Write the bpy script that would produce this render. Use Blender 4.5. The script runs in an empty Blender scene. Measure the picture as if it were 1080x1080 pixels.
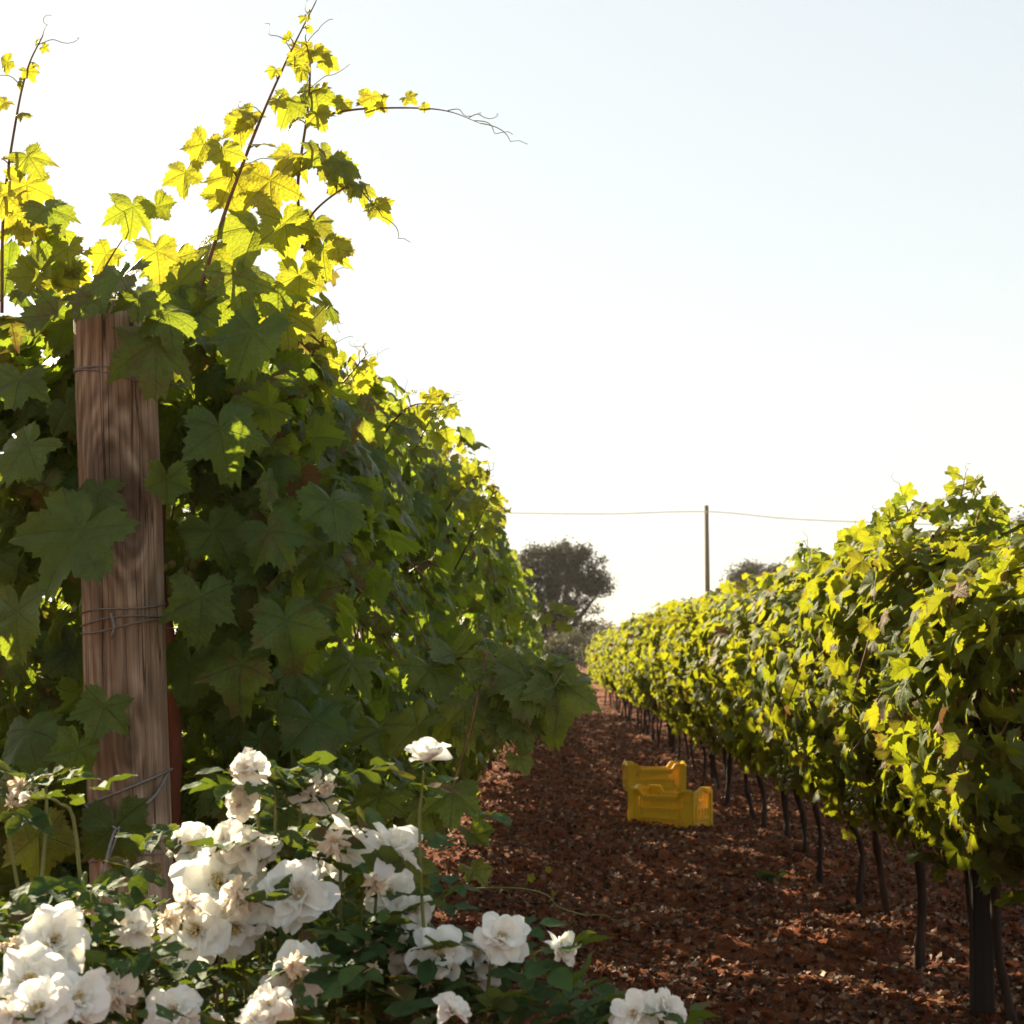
import bpy, math, random
import numpy as np
from mathutils import Vector, Matrix, Quaternion

sc = bpy.context.scene
COL = sc.collection
RAD = math.radians

# ------------------------------------------------------------------ camera
CAM_H, FPX = 1.10, 1800.0
YAW, PITCH = RAD(1.59), RAD(4.92)
cam_d = bpy.data.cameras.new('camera')
cam = bpy.data.objects.new('camera', cam_d)
COL.objects.link(cam)
sc.camera = cam
cam_d.sensor_width = 36.0
cam_d.lens = 36.0 * FPX / 1080.0
cam_d.clip_start, cam_d.clip_end = 0.05, 5000
CAM_R = Matrix.Rotation(YAW, 3, 'Z') @ Matrix.Rotation(math.pi / 2 + PITCH, 3, 'X')
cam.matrix_world = Matrix.Translation((0, 0, CAM_H)) @ CAM_R.to_4x4()
cam_d.dof.use_dof = True
cam_d.dof.focus_distance = 3.3
cam_d.dof.aperture_fstop = 13.0

# ------------------------------------------------------------------ world, sun, exposure
HAZE = 0.0003
SUN_AZ, SUN_EL = RAD(-37), RAD(27)          # azimuth from +Y, negative = to the left
S = Vector((math.sin(SUN_AZ) * math.cos(SUN_EL), math.cos(SUN_AZ) * math.cos(SUN_EL), math.sin(SUN_EL)))
w = bpy.data.worlds.new('World')
sc.world = w
w.use_nodes = True
nt = w.node_tree
nt.nodes.clear()
sky = nt.nodes.new('ShaderNodeTexSky')
sky.sky_type = 'NISHITA'
sky.sun_disc = False
sky.sun_elevation = SUN_EL
sky.sun_rotation = SUN_AZ
sky.air_density = 1.3
sky.dust_density = 0.5
sky.ozone_density = 1.0
bg = nt.nodes.new('ShaderNodeBackground')
bg.inputs['Strength'].default_value = 0.127
wo = nt.nodes.new('ShaderNodeOutputWorld')
wb = nt.nodes.new('ShaderNodeMix')                    # white balance of the sky
wb.data_type, wb.blend_type = 'RGBA', 'MULTIPLY'
wb.inputs[0].default_value = 1.0
wb.inputs[7].default_value = (1.10, 1.08, 1.03, 1)
soft = nt.nodes.new('ShaderNodeGamma')                # bright hazy evening sky: the glow spreads over the whole vault
soft.inputs['Gamma'].default_value = 0.30
nt.links.new(sky.outputs['Color'], soft.inputs['Color'])
nt.links.new(soft.outputs[0], wb.inputs[6])
nt.links.new(wb.outputs[2], bg.inputs['Color'])
nt.links.new(bg.outputs['Background'], wo.inputs['Surface'])
sun_d = bpy.data.lights.new('sun', 'SUN')
sun_d.energy = 4.2
sun_d.angle = RAD(0.5)
sun_d.color = (1.0, 0.86, 0.62)
sun = bpy.data.objects.new('sun', sun_d)
sun.rotation_euler = S.to_track_quat('Z', 'Y').to_euler()
sun.location = (-20, 25, 30)
COL.objects.link(sun)
sc.view_settings.view_transform = 'Standard'
sc.view_settings.look = 'None'
sc.view_settings.exposure = 2.08
sc.view_settings.gamma = 1.0
sc.cycles.max_bounces = 7
sc.cycles.diffuse_bounces = 4
sc.cycles.glossy_bounces = 2
sc.cycles.transmission_bounces = 6
sc.cycles.caustics_reflective = False
sc.cycles.caustics_refractive = False
sc.cycles.use_denoising = True
sc.cycles.sample_clamp_indirect = 8.0


# ------------------------------------------------------------------ helpers
def at(px, py, d):
    """the world point seen at a pixel of the 1080 px photograph, d metres down the rows"""
    r = CAM_R @ Vector(((px - 540) / FPX, -(py - 540) / FPX, -1))
    return Vector((0, 0, CAM_H)) + r * (d / r.y)


def scale_at(d):
    return FPX / d


class Geo:
    def __init__(s):
        s.V, s.L, s.T, s.U, s.C, s.M, s.n = [], [], [], [], [], [], 0

    def add(s, V, L, T, uv=None, tint=None, mi=0):
        V = np.asarray(V, dtype=np.float64).reshape(-1, 3)
        k = len(V)
        s.V.append(V)
        s.L.append(np.asarray(L, dtype=np.int64) + s.n)
        T = np.asarray(T, dtype=np.int64)
        s.T.append(T)
        s.U.append(np.zeros((k, 2)) if uv is None else np.asarray(uv, dtype=np.float64))
        c = np.zeros((k, 3))
        if tint is not None:
            c[:] = tint
        s.C.append(c)
        s.M.append(np.full(len(T), mi, dtype=np.int64))
        s.n += k

    def build(s, name, mats, parent=None, smooth=True):
        if not isinstance(mats, (list, tuple)):
            mats = [mats]
        V = np.concatenate(s.V)
        L = np.concatenate(s.L)
        T = np.concatenate(s.T)
        me = bpy.data.meshes.new(name)
        me.vertices.add(len(V))
        me.vertices.foreach_set('co', V.astype(np.float32).ravel())
        me.loops.add(len(L))
        me.loops.foreach_set('vertex_index', L.astype(np.int32))
        me.polygons.add(len(T))
        st = np.concatenate([[0], np.cumsum(T)[:-1]])
        me.polygons.foreach_set('loop_start', st.astype(np.int32))
        me.polygons.foreach_set('loop_total', T.astype(np.int32))
        me.polygons.foreach_set('material_index', np.concatenate(s.M).astype(np.int32))
        me.polygons.foreach_set('use_smooth', np.full(len(T), smooth))
        uvl = me.uv_layers.new(name='UVMap')
        U = np.concatenate(s.U)
        uvl.data.foreach_set('uv', U[L].astype(np.float32).ravel())
        at_ = me.color_attributes.new('tint', 'FLOAT_COLOR', 'POINT')
        C = np.concatenate(s.C)
        at_.data.foreach_set('color', np.concatenate([C, np.ones((len(C), 1))], 1).astype(np.float32).ravel())
        me.update(calc_edges=True)
        for m in mats:
            me.materials.append(m)
        o = bpy.data.objects.new(name, me)
        COL.objects.link(o)
        if parent is not None:
            o.parent = parent
        return o


def tag(o, label=None, cat=None, group=None, kind=None):
    if label:
        o['label'] = label
    if cat:
        o['category'] = cat
    if group:
        o['group'] = group
    if kind:
        o['kind'] = kind
    return o


def empty(name, loc=(0, 0, 0), rz=0.0):
    o = bpy.data.objects.new(name, None)
    o.empty_display_size = 0.1
    o.location = loc
    o.rotation_euler = (0, 0, rz)
    COL.objects.link(o)
    return o


def smooth_path(P, n):
    P = np.array([list(p) for p in P], dtype=float)
    k = len(P)
    ext = np.vstack([2 * P[0] - P[1], P, 2 * P[-1] - P[-2]])
    out = []
    for t in np.linspace(0, k - 1, n):
        i = min(int(t), k - 2)
        u = t - i
        a, b, c, d = ext[i], ext[i + 1], ext[i + 2], ext[i + 3]
        out.append(0.5 * ((2 * b) + (-a + c) * u + (2 * a - 5 * b + 4 * c - d) * u * u + (-a + 3 * b - 3 * c + d) * u ** 3))
    return np.array(out)


def tube(g, P, R, sides=6, tint=None, mi=0, cap=True):
    P = np.asarray(P, dtype=float)
    n = len(P)
    R = np.broadcast_to(np.asarray(R, dtype=float), (n,))
    Tn = np.gradient(P, axis=0)
    Tn /= np.linalg.norm(Tn, axis=1)[:, None] + 1e-12
    ref = np.array([0.0, 0, 1]) if abs(Tn[0][2]) < 0.9 else np.array([1.0, 0, 0])
    A = np.cross(Tn[0], ref)
    A /= np.linalg.norm(A)
    V = []
    U = []
    ang = np.linspace(0, 2 * np.pi, sides, endpoint=False)
    dist = 0
    for i in range(n):
        A = A - Tn[i] * A.dot(Tn[i])
        A /= np.linalg.norm(A) + 1e-12
        B = np.cross(Tn[i], A)
        V.append(P[i] + R[i] * (np.cos(ang)[:, None] * A + np.sin(ang)[:, None] * B))
        if i:
            dist += np.linalg.norm(P[i] - P[i - 1])
        U.append(np.stack([ang / 6.283, np.full(sides, dist)], 1))
    V = np.concatenate(V)
    L = []
    for i in range(n - 1):
        for j in range(sides):
            k = (j + 1) % sides
            L += [i * sides + j, i * sides + k, (i + 1) * sides + k, (i + 1) * sides + j]
    T = [4] * ((n - 1) * sides)
    if cap:
        L += list(range(sides))[::-1]
        L += [(n - 1) * sides + j for j in range(sides)]
        T += [sides, sides]
    g.add(V, L, T, np.concatenate(U), tint, mi)


def box(g, c, s, R=None, tint=None, mi=0):
    V = np.array([[x, y, z] for z in (-.5, .5) for y in (-.5, .5) for x in (-.5, .5)]) * np.array(s)
    if R is not None:
        V = V @ np.array(R).T
    V = V + np.array(c)
    g.add(V, [0, 2, 3, 1, 4, 5, 7, 6, 0, 1, 5, 4, 2, 6, 7, 3, 0, 4, 6, 2, 1, 3, 7, 5], [4] * 6, None, tint, mi)


def hash2(ix, iy, seed):
    h = (ix.astype(np.int64) * 374761393 + iy.astype(np.int64) * 668265263 + seed * 974711) & 0x7fffffff
    h = ((h ^ (h >> 13)) * 1274126177) & 0x7fffffff
    return ((h ^ (h >> 16)) & 0xffff) / 65535.0


def vnoise(x, y, seed=0):
    ix, iy = np.floor(x), np.floor(y)
    fx, fy = x - ix, y - iy
    fx, fy = fx * fx * (3 - 2 * fx), fy * fy * (3 - 2 * fy)
    a = hash2(ix, iy, seed)
    b = hash2(ix + 1, iy, seed)
    c = hash2(ix, iy + 1, seed)
    d = hash2(ix + 1, iy + 1, seed)
    return (a * (1 - fx) + b * fx) * (1 - fy) + (c * (1 - fx) + d * fx) * fy - 0.5


def ground_z(x, y):
    x = np.asarray(x, dtype=float)
    y = np.asarray(y, dtype=float)
    near = np.clip(1.4 - np.abs(y) / 60.0, 0.0, 1.0) * np.clip(1.5 - np.abs(x) / 14.0, 0.0, 1.0)
    z = .085 * vnoise(x / .9, y / .9, 1) + .045 * vnoise(x / .3, y / .3, 2) + .030 * vnoise(x / .11, y / .11, 3) + .028 * vnoise(x / .045, y / .045, 4)
    return z * near - 0.01


def norm(a):
    return a / (np.linalg.norm(a, axis=-1, keepdims=True) + 1e-9)


# ------------------------------------------------------------------ materials
class N:
    """tiny node helper"""
    def __init__(s, name):
        s.m = bpy.data.materials.new(name)
        s.m.use_nodes = True
        s.t = s.m.node_tree
        s.t.nodes.clear()
        s.out = s.t.nodes.new('ShaderNodeOutputMaterial')

    def n(s, typ, props=None, **ins):
        x = s.t.nodes.new('ShaderNode' + typ)
        for k, v in (props or {}).items():
            setattr(x, k, v)
        for k, v in ins.items():
            s.set(x, k, v)
        return x

    def set(s, x, k, v):
        key = int(k[1:]) if k[0] == 'i' and k[1:].isdigit() else k.replace('_', ' ')
        sock = x.inputs[key]
        if hasattr(v, 'is_output') or isinstance(v, bpy.types.NodeSocket):
            s.t.links.new(v, sock)
        else:
            if sock.type == 'RGBA' and len(v) == 3:
                v = (*v, 1)
            sock.default_value = v

    def math(s, op, a, b=0.0, c=None, clamp=False):
        x = s.n('Math', {'operation': op, 'use_clamp': clamp}, i0=a, i1=b)
        if c is not None:
            s.set(x, 'i2', c)
        return x.outputs[0]

    def mix(s, f, a, b, blend='MIX'):
        x = s.t.nodes.new('ShaderNodeMix')
        x.data_type = 'RGBA'
        x.blend_type = blend
        for i, v in ((0, f), (6, a), (7, b)):
            if isinstance(v, bpy.types.NodeSocket):
                s.t.links.new(v, x.inputs[i])
            else:
                x.inputs[i].default_value = (*v, 1) if i else v
        return x.outputs[2]

    def noise(s, vec, scale, detail=3.0, rough=.55):
        x = s.n('TexNoise', None, Scale=scale, Detail=detail, Roughness=rough)
        if vec is not None:
            s.t.links.new(vec, x.inputs['Vector'])
        return x.outputs['Fac']

    def ramp(s, f, stops):
        x = s.t.nodes.new('ShaderNodeValToRGB')
        e = x.color_ramp.elements
        while len(e) < len(stops):
            e.new(0.5)
        for q, (p, c) in zip(e, stops):
            q.position = p
            q.color = (*c, 1) if not isinstance(c, (int, float)) else (c, c, c, 1)
        s.t.links.new(f, x.inputs[0])
        return x.outputs[0]

    def bump(s, h, strength=.5, dist=.01):
        x = s.n('Bump', None, Strength=strength, Distance=dist, Height=h)
        return x.outputs[0]

    def end(s, shader):
        s.t.links.new(shader, s.out.inputs['Surface'])
        return s.m


def leaf_material(name, c1, c2, yellow, brown, under, t1, t2, mixf=.42, rough=.5, spec=.3, veins=True, tscale=1.0):
    k = N(name)
    tint = k.n('VertexColor', {'layer_name': 'tint'})
    sep = k.n('SeparateColor', None, Color=tint.outputs['Color'])
    R, G, B = sep.outputs[0], sep.outputs[1], sep.outputs[2]
    col = k.mix(R, c1, c2)
    col = k.mix(G, col, yellow)
    tr = k.mix(G, t1, t2)
    uv = k.n('UVMap', {'uv_map': 'UVMap'})
    geo = k.n('NewGeometry')
    obn = k.noise(geo.outputs['Position'], 38.0, 4.0, .6)
    vein = None
    if veins:
        xy = k.n('SeparateXYZ', None, Vector=uv.outputs[0])
        ax = k.math('ABSOLUTE', xy.outputs[0])
        y = xy.outputs[1]
        for a, wd in ((0, .028), (58, .024), (122, .02)):
            ca, sa = math.cos(RAD(a)), math.sin(RAD(a))
            along = k.math('ADD', k.math('MULTIPLY', ax, sa), k.math('MULTIPLY', y, ca))
            perp = k.math('ABSOLUTE', k.math('SUBTRACT', k.math('MULTIPLY', ax, ca), k.math('MULTIPLY', y, sa)))
            on = k.math('GREATER_THAN', along, 0.0)
            v = k.math('MULTIPLY', on, k.math('SUBTRACT', 1.0, k.math('DIVIDE', perp, wd), clamp=True))
            # side veins leaving the main ones
            sv = k.math('FRACT', k.math('MULTIPLY', k.math('SUBTRACT', along, k.math('MULTIPLY', perp, .9)), 6.5))
            sv = k.math('SUBTRACT', 1.0, k.math('MULTIPLY', k.math('ABSOLUTE', k.math('SUBTRACT', sv, .5)), 14.0), clamp=True)
            near = k.math('LESS_THAN', perp, .22)
            sv = k.math('MULTIPLY', k.math('MULTIPLY', sv, near), k.math('MULTIPLY', on, .35))
            v = k.math('MAXIMUM', v, sv)
            vein = v if vein is None else k.math('MAXIMUM', vein, v)
        col = k.mix(k.math('MULTIPLY', vein, .7), col, under)
        tr = k.mix(k.math('MULTIPLY', vein, .4), tr, tuple(.55 * q for q in t1))
    blotch = k.ramp(obn, [(.35, .72), (.65, 1.2)])
    col = k.mix(1.0, col, blotch, 'MULTIPLY')
    col = k.mix(k.math('MULTIPLY', geo.outputs['Backfacing'], .55), col, under)
    edge = k.noise(geo.outputs['Position'], 22.0, 3.0, .6)
    bf = k.math('MULTIPLY', B, k.ramp(edge, [(.53, 0.0), (.60, 1.0)]))
    bf = k.math('MAXIMUM', bf, k.math('SUBTRACT', k.math('MULTIPLY', B, 3.0), 2.0, clamp=True))
    rim = k.n('VectorMath', {'operation': 'LENGTH'}, i0=uv.outputs[0]).outputs['Value']
    rim = k.math('MULTIPLY', k.ramp(rim, [(.60, 0.0), (.92, 1.0)]), k.ramp(edge, [(.40, 0.0), (.56, 1.0)]))
    bf = k.math('MAXIMUM', bf, k.math('MULTIPLY', rim, k.math('MULTIPLY', B, 1.3, clamp=True)))
    col = k.mix(bf, col, brown)
    tr = k.mix(bf, tr, tuple(.8 * q for q in brown))
    if tscale != 1.0:
        tr = k.mix(1.0, tr, (tscale,) * 3, 'MULTIPLY')
    h = k.noise(geo.outputs['Position'], 160.0, 2.0)
    vo = k.n('TexVoronoi', {'feature': 'F1'}, Vector=geo.outputs['Position'], Scale=150.0)
    h = k.math('SUBTRACT', h, k.math('MULTIPLY', vo.outputs['Distance'], .5))
    if vein is not None:
        h = k.math('SUBTRACT', h, k.math('MULTIPLY', vein, .9))
    bp = k.bump(h, .7 if spec > .25 else .45, .004 if spec > .25 else .003)
    p = k.n('BsdfPrincipled', None, Base_Color=col, Roughness=rough, Specular_IOR_Level=spec, Normal=bp)
    t = k.n('BsdfTranslucent', None, Color=tr, Normal=bp)
    mx = k.n('MixShader', None, i0=mixf, i1=p.outputs[0], i2=t.outputs[0])
    return k.end(mx.outputs[0])


def plain_material(name, stops, scale=20.0, stretch=(1, 1, 1), rough=.8, bumpd=.004, spec=.25, bstr=.6, tinted=0.0, detail=5.0):
    k = N(name)
    tc = k.n('TexCoord')
    mp = k.n('Mapping', None, Vector=tc.outputs['Object'], Scale=stretch)
    f = k.noise(mp.outputs[0], scale, detail, .62)
    col = k.ramp(f, stops)
    if tinted:
        tint = k.n('VertexColor', {'layer_name': 'tint'})
        sep = k.n('SeparateColor', None, Color=tint.outputs['Color'])
        m = k.math('MULTIPLY_ADD', sep.outputs[0], tinted, 1 - tinted / 2)
        col = k.mix(1.0, col, k.n('CombineColor', None, i0=m, i1=m, i2=m).outputs[0], 'MULTIPLY')
    f2 = k.noise(mp.outputs[0], scale * 3.1, 4.0, .6)
    bp = k.bump(k.math('ADD', f, k.math('MULTIPLY', f2, .5)), bstr, bumpd)
    p = k.n('BsdfPrincipled', None, Base_Color=col, Roughness=rough, Specular_IOR_Level=spec, Normal=bp)
    return k.end(p.outputs[0])


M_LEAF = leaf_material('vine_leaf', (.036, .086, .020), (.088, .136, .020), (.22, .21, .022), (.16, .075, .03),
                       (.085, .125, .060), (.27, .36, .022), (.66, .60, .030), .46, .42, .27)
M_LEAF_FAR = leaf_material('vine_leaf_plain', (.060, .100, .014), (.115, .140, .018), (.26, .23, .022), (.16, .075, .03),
                           (.085, .120, .045), (.33, .35, .012), (.70, .56, .020), .46, .6, .14, veins=False)  # veinless right-row leaf, its colour lightened for the sunlight on that row
M_LEAF_SUN = leaf_material('sunlit_row_vine_leaf', (.055, .095, .014), (.105, .132, .018), (.26, .23, .022), (.16, .075, .03),
                           (.095, .13, .055), (.31, .34, .012), (.70, .56, .020), .46, .6, .14)  # right row: drier, yellower leaf, its sunlit brightness put into the colour
M_ROSELEAF = leaf_material('rose_leaf', (.022, .055, .020), (.040, .085, .026), (.12, .15, .03), (.16, .06, .03),
                           (.08, .12, .07), (.16, .22, .012), (.4, .40, .02), .26, .68, .10, veins=False)
M_OAK = leaf_material('oak_leaf', (.022, .027, .009), (.044, .044, .015), (.07, .055, .02), (.14, .08, .035),
                      (.07, .075, .045), (.05, .045, .012), (.15, .12, .02), .2, .6, .2, veins=False)
M_OLIVE = leaf_material('olive_leaf', (.080, .092, .058), (.13, .135, .085), (.2, .18, .09), (.2, .13, .07),
                        (.15, .155, .11), (.10, .10, .04), (.25, .2, .06), .3, .6, .2, veins=False)
M_CANE = plain_material('vine_cane', [(.3, (.10, .045, .022)), (.7, (.24, .115, .055))], 60, (1, 1, .25), .6, .001, .3)
M_GREENSTEM = plain_material('green_stem', [(.3, (.10, .13, .03)), (.7, (.20, .20, .06))], 60, (1, 1, .25), .5, .001, .35)
M_BARK = plain_material('vine_bark', [(.25, (.016, .009, .006)), (.55, (.042, .023, .015)), (.8, (.085, .052, .034))], 26, (1, 1, .18), .9, .012)
M_REDBARK = plain_material('red_bark', [(.25, (.12, .034, .018)), (.8, (.26, .085, .045))], 26, (1, 1, .2), .8, .006)
M_TREEBARK = plain_material('tree_bark', [(.3, (.05, .038, .028)), (.8, (.14, .11, .085))], 6, (1, 1, .3), .9, .03)
M_DARKPOST = plain_material('dark_post', [(.3, (.012, .008, .006)), (.8, (.038, .024, .017))], 22, (1, 1, .1), .85, .006)
M_POLE = plain_material('pole_wood', [(.3, (.10, .075, .055)), (.8, (.2, .155, .12))], 8, (1, 1, .06), .85, .006)
M_WIRE = plain_material('galvanised_wire', [(.3, (.10, .095, .09)), (.75, (.24, .225, .21))], 90, (1, 1, 1), .5, .0005, .5)
M_CABLE = plain_material('cable_sheath', [(.3, (.34, .28, .26)), (.75, (.44, .37, .34))], 9, (1, 1, 1), .6, .001)
M_GRAPE = None


def grape_material():
    k = N('grape_skin')
    tint = k.n('VertexColor', {'layer_name': 'tint'})
    sep = k.n('SeparateColor', None, Color=tint.outputs['Color'])
    col = k.mix(sep.outputs[0], (.13, .16, .03), (.26, .22, .06))
    p = k.n('BsdfPrincipled', None, Base_Color=col, Roughness=.38, Subsurface_Weight=.25, Subsurface_Radius=(.01, .012, .004), Subsurface_Scale=.6)
    return k.end(p.outputs[0])


M_GRAPE = grape_material()


def petal_material():
    k = N('rose_petal')
    tint = k.n('VertexColor', {'layer_name': 'tint'})
    sep = k.n('SeparateColor', None, Color=tint.outputs['Color'])
    geo = k.n('NewGeometry')
    nz = k.noise(geo.outputs['Position'], 120, 4, .6)
    white = k.mix(nz, (.89, .90, .87), (.95, .95, .92))
    cream = k.mix(nz, (.84, .70, .50), (.90, .82, .68))
    col = k.mix(sep.outputs[1], white, cream)                       # cream towards the heart and with age
    tanc = k.mix(nz, (.44, .24, .11), (.78, .54, .30))
    n2 = k.noise(geo.outputs['Position'], 75, 3, .6)
    wf = k.math('MULTIPLY', sep.outputs[2], k.ramp(n2, [(.36, 0.15), (.6, 1.0)]))
    col = k.mix(wf, col, tanc)
    st = k.noise(geo.outputs['Position'], 300, 2)
    bp = k.bump(k.math('ADD', nz, k.math('MULTIPLY', st, .4)), .35, .003)
    p = k.n('BsdfPrincipled', None, Base_Color=col, Roughness=.55, Specular_IOR_Level=.2, Normal=bp)
    t = k.n('BsdfTranslucent', None, Color=k.mix(.5, col, (.97, .90, .75)), Normal=bp)
    mx = k.n('MixShader', None, i0=.46, i1=p.outputs[0], i2=t.outputs[0])
    return k.end(mx.outputs[0])


M_PETAL = petal_material()
M_STAMEN = plain_material('rose_stamen', [(.3, (.5, .33, .10)), (.7, (.75, .60, .26))], 200, (1, 1, 1), .7, .001)


def post_material():
    k = N('weathered_post_wood')
    tc = k.n('TexCoord')
    o = tc.outputs['Object']
    wz = k.n('Mapping', None, Vector=o, Scale=(1, 1, .55))
    warp = k.noise(wz.outputs[0], 5.5, 2, .5)
    # knots bend the grain: distance to two knot centres
    kd = None
    for c, r in (((.036, -.072, 1.37), 24), ((-.014, -.08, 1.47), 14), ((.022, -.078, .93), 15)):
        v = k.n('VectorMath', {'operation': 'SUBTRACT'}, i0=o, i1=c)
        v = k.n('VectorMath', {'operation': 'MULTIPLY'}, i0=v.outputs[0], i1=(1, 1, .45))
        ln = k.n('VectorMath', {'operation': 'LENGTH'}, i0=v.outputs[0]).outputs['Value']
        g = k.math('POWER', 2.718, k.math('MULTIPLY', ln, -r))
        kd = g if kd is None else k.math('ADD', kd, g)
    st = k.n('Mapping', None, Vector=o, Scale=(1, 1, .028))
    fine = k.noise(st.outputs[0], 130, 7, .74)
    xyz = k.n('SeparateXYZ', None, Vector=o)
    rings = k.math('ADD', k.math('MULTIPLY', xyz.outputs[0], 34.0), k.math('MULTIPLY', warp, 3.0))
    rings = k.math('ADD', rings, k.math('MULTIPLY', kd, 4.5))
    ringv = k.math('SINE', k.math('MULTIPLY', rings, 6.283))
    ringv = k.math('MULTIPLY_ADD', ringv, .5, .5)
    f = k.math('ADD', k.math('MULTIPLY', fine, .80), k.math('MULTIPLY', ringv, .13))
    col = k.ramp(f, [(.26, (.13, .090, .060)), (.43, (.30, .215, .145)), (.56, (.46, .35, .248)), (.75, (.58, .47, .355))])
    big = k.noise(o, 6.0, 3, .6)
    col = k.mix(k.ramp(big, [(.45, 0.0), (.62, .55)]), col, (.17, .092, .050))       # rusty resin patches
    kn = k.ramp(kd, [(.30, 0.0), (.42, .55), (.50, .1), (.62, .65), (.70, .25), (.82, .9)])
    col = k.mix(k.math('MULTIPLY', kn, .8), col, (.05, .028, .016))
    # drying cracks
    crk = k.n('Mapping', None, Vector=o, Scale=(1, 1, .02))
    cr = k.noise(crk.outputs[0], 42, 2, .5)
    crm = k.ramp(k.math('ABSOLUTE', k.math('SUBTRACT', cr, .5)), [(.0, 1.0), (.012, 0.0)])
    col = k.mix(k.math('MULTIPLY', crm, .8), col, (.03, .018, .012))
    h = k.math('SUBTRACT', f, k.math('MULTIPLY', crm, .9))
    bp = k.bump(h, .9, .006)
    p = k.n('BsdfPrincipled', None, Base_Color=col, Roughness=.85, Specular_IOR_Level=.2, Normal=bp)
    return k.end(p.outputs[0])


M_POST = post_material()


def soil_material():
    k = N('red_soil')
    geo = k.n('NewGeometry')
    P = geo.outputs['Position']
    a = k.noise(P, 3.0, 6, .6)
    b = k.noise(P, 45.0, 6, .7)
    c = k.noise(P, 160.0, 3, .6)
    f = k.math('ADD', k.math('MULTIPLY', a, .4), k.math('MULTIPLY', b, .6))
    col = k.ramp(f, [(.3, (.085, .024, .009)), (.5, (.18, .052, .019)), (.7, (.29, .095, .036))])
    h = k.math('ADD', b, k.math('MULTIPLY', c, .4))
    p = k.n('BsdfPrincipled', None, Base_Color=col, Roughness=.95, Specular_IOR_Level=.1, Normal=k.bump(h, 1.0, .02))
    return k.end(p.outputs[0])


M_SOIL = soil_material()


def litter_material():
    k = N('dry_leaf_litter')
    tint = k.n('VertexColor', {'layer_name': 'tint'})
    sep = k.n('SeparateColor', None, Color=tint.outputs['Color'])
    col = k.ramp(sep.outputs[0], [(.0, (.035, .016, .010)), (.35, (.115, .050, .024)), (.6, (.24, .118, .056)), (.82, (.38, .235, .135)), (1.0, (.54, .42, .29))])
    geo = k.n('NewGeometry')
    nz = k.noise(geo.outputs['Position'], 60, 3)
    col = k.mix(1.0, col, k.ramp(nz, [(.3, .65), (.7, 1.2)]), 'MULTIPLY')
    p = k.n('BsdfPrincipled', None, Base_Color=col, Roughness=.7, Specular_IOR_Level=.3, Normal=k.bump(nz, .6, .004))
    t = k.n('BsdfTranslucent', None, Color=col)
    return k.end(k.n('MixShader', None, i0=.22, i1=p.outputs[0], i2=t.outputs[0]).outputs[0])


M_LITTER = litter_material()


def crate_material():
    k = N('yellow_crate_plastic')
    tc = k.n('TexCoord')
    a = k.noise(tc.outputs['Object'], 9, 5, .6)
    col = k.ramp(a, [(.3, (.76, .48, .008)), (.6, (.88, .57, .010)), (.85, (.74, .54, .06))])
    xyz = k.n('SeparateXYZ', None, Vector=tc.outputs['Object'])
    dirt = k.math('MULTIPLY', k.ramp(xyz.outputs[2], [(.0, .75), (.09, .1)]), k.ramp(k.noise(tc.outputs['Object'], 22, 5, .7), [(.4, 0.0), (.65, 1.0)]))
    col = k.mix(dirt, col, (.17, .075, .03))
    p = k.n('BsdfPrincipled', None, Base_Color=col, Roughness=.45, Specular_IOR_Level=.4)
    t = k.n('BsdfTranslucent', None, Color=(.75, .36, .01))
    return k.end(k.n('MixShader', None, i0=.22, i1=p.outputs[0], i2=t.outputs[0]).outputs[0])


M_CRATE = crate_material()


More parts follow.
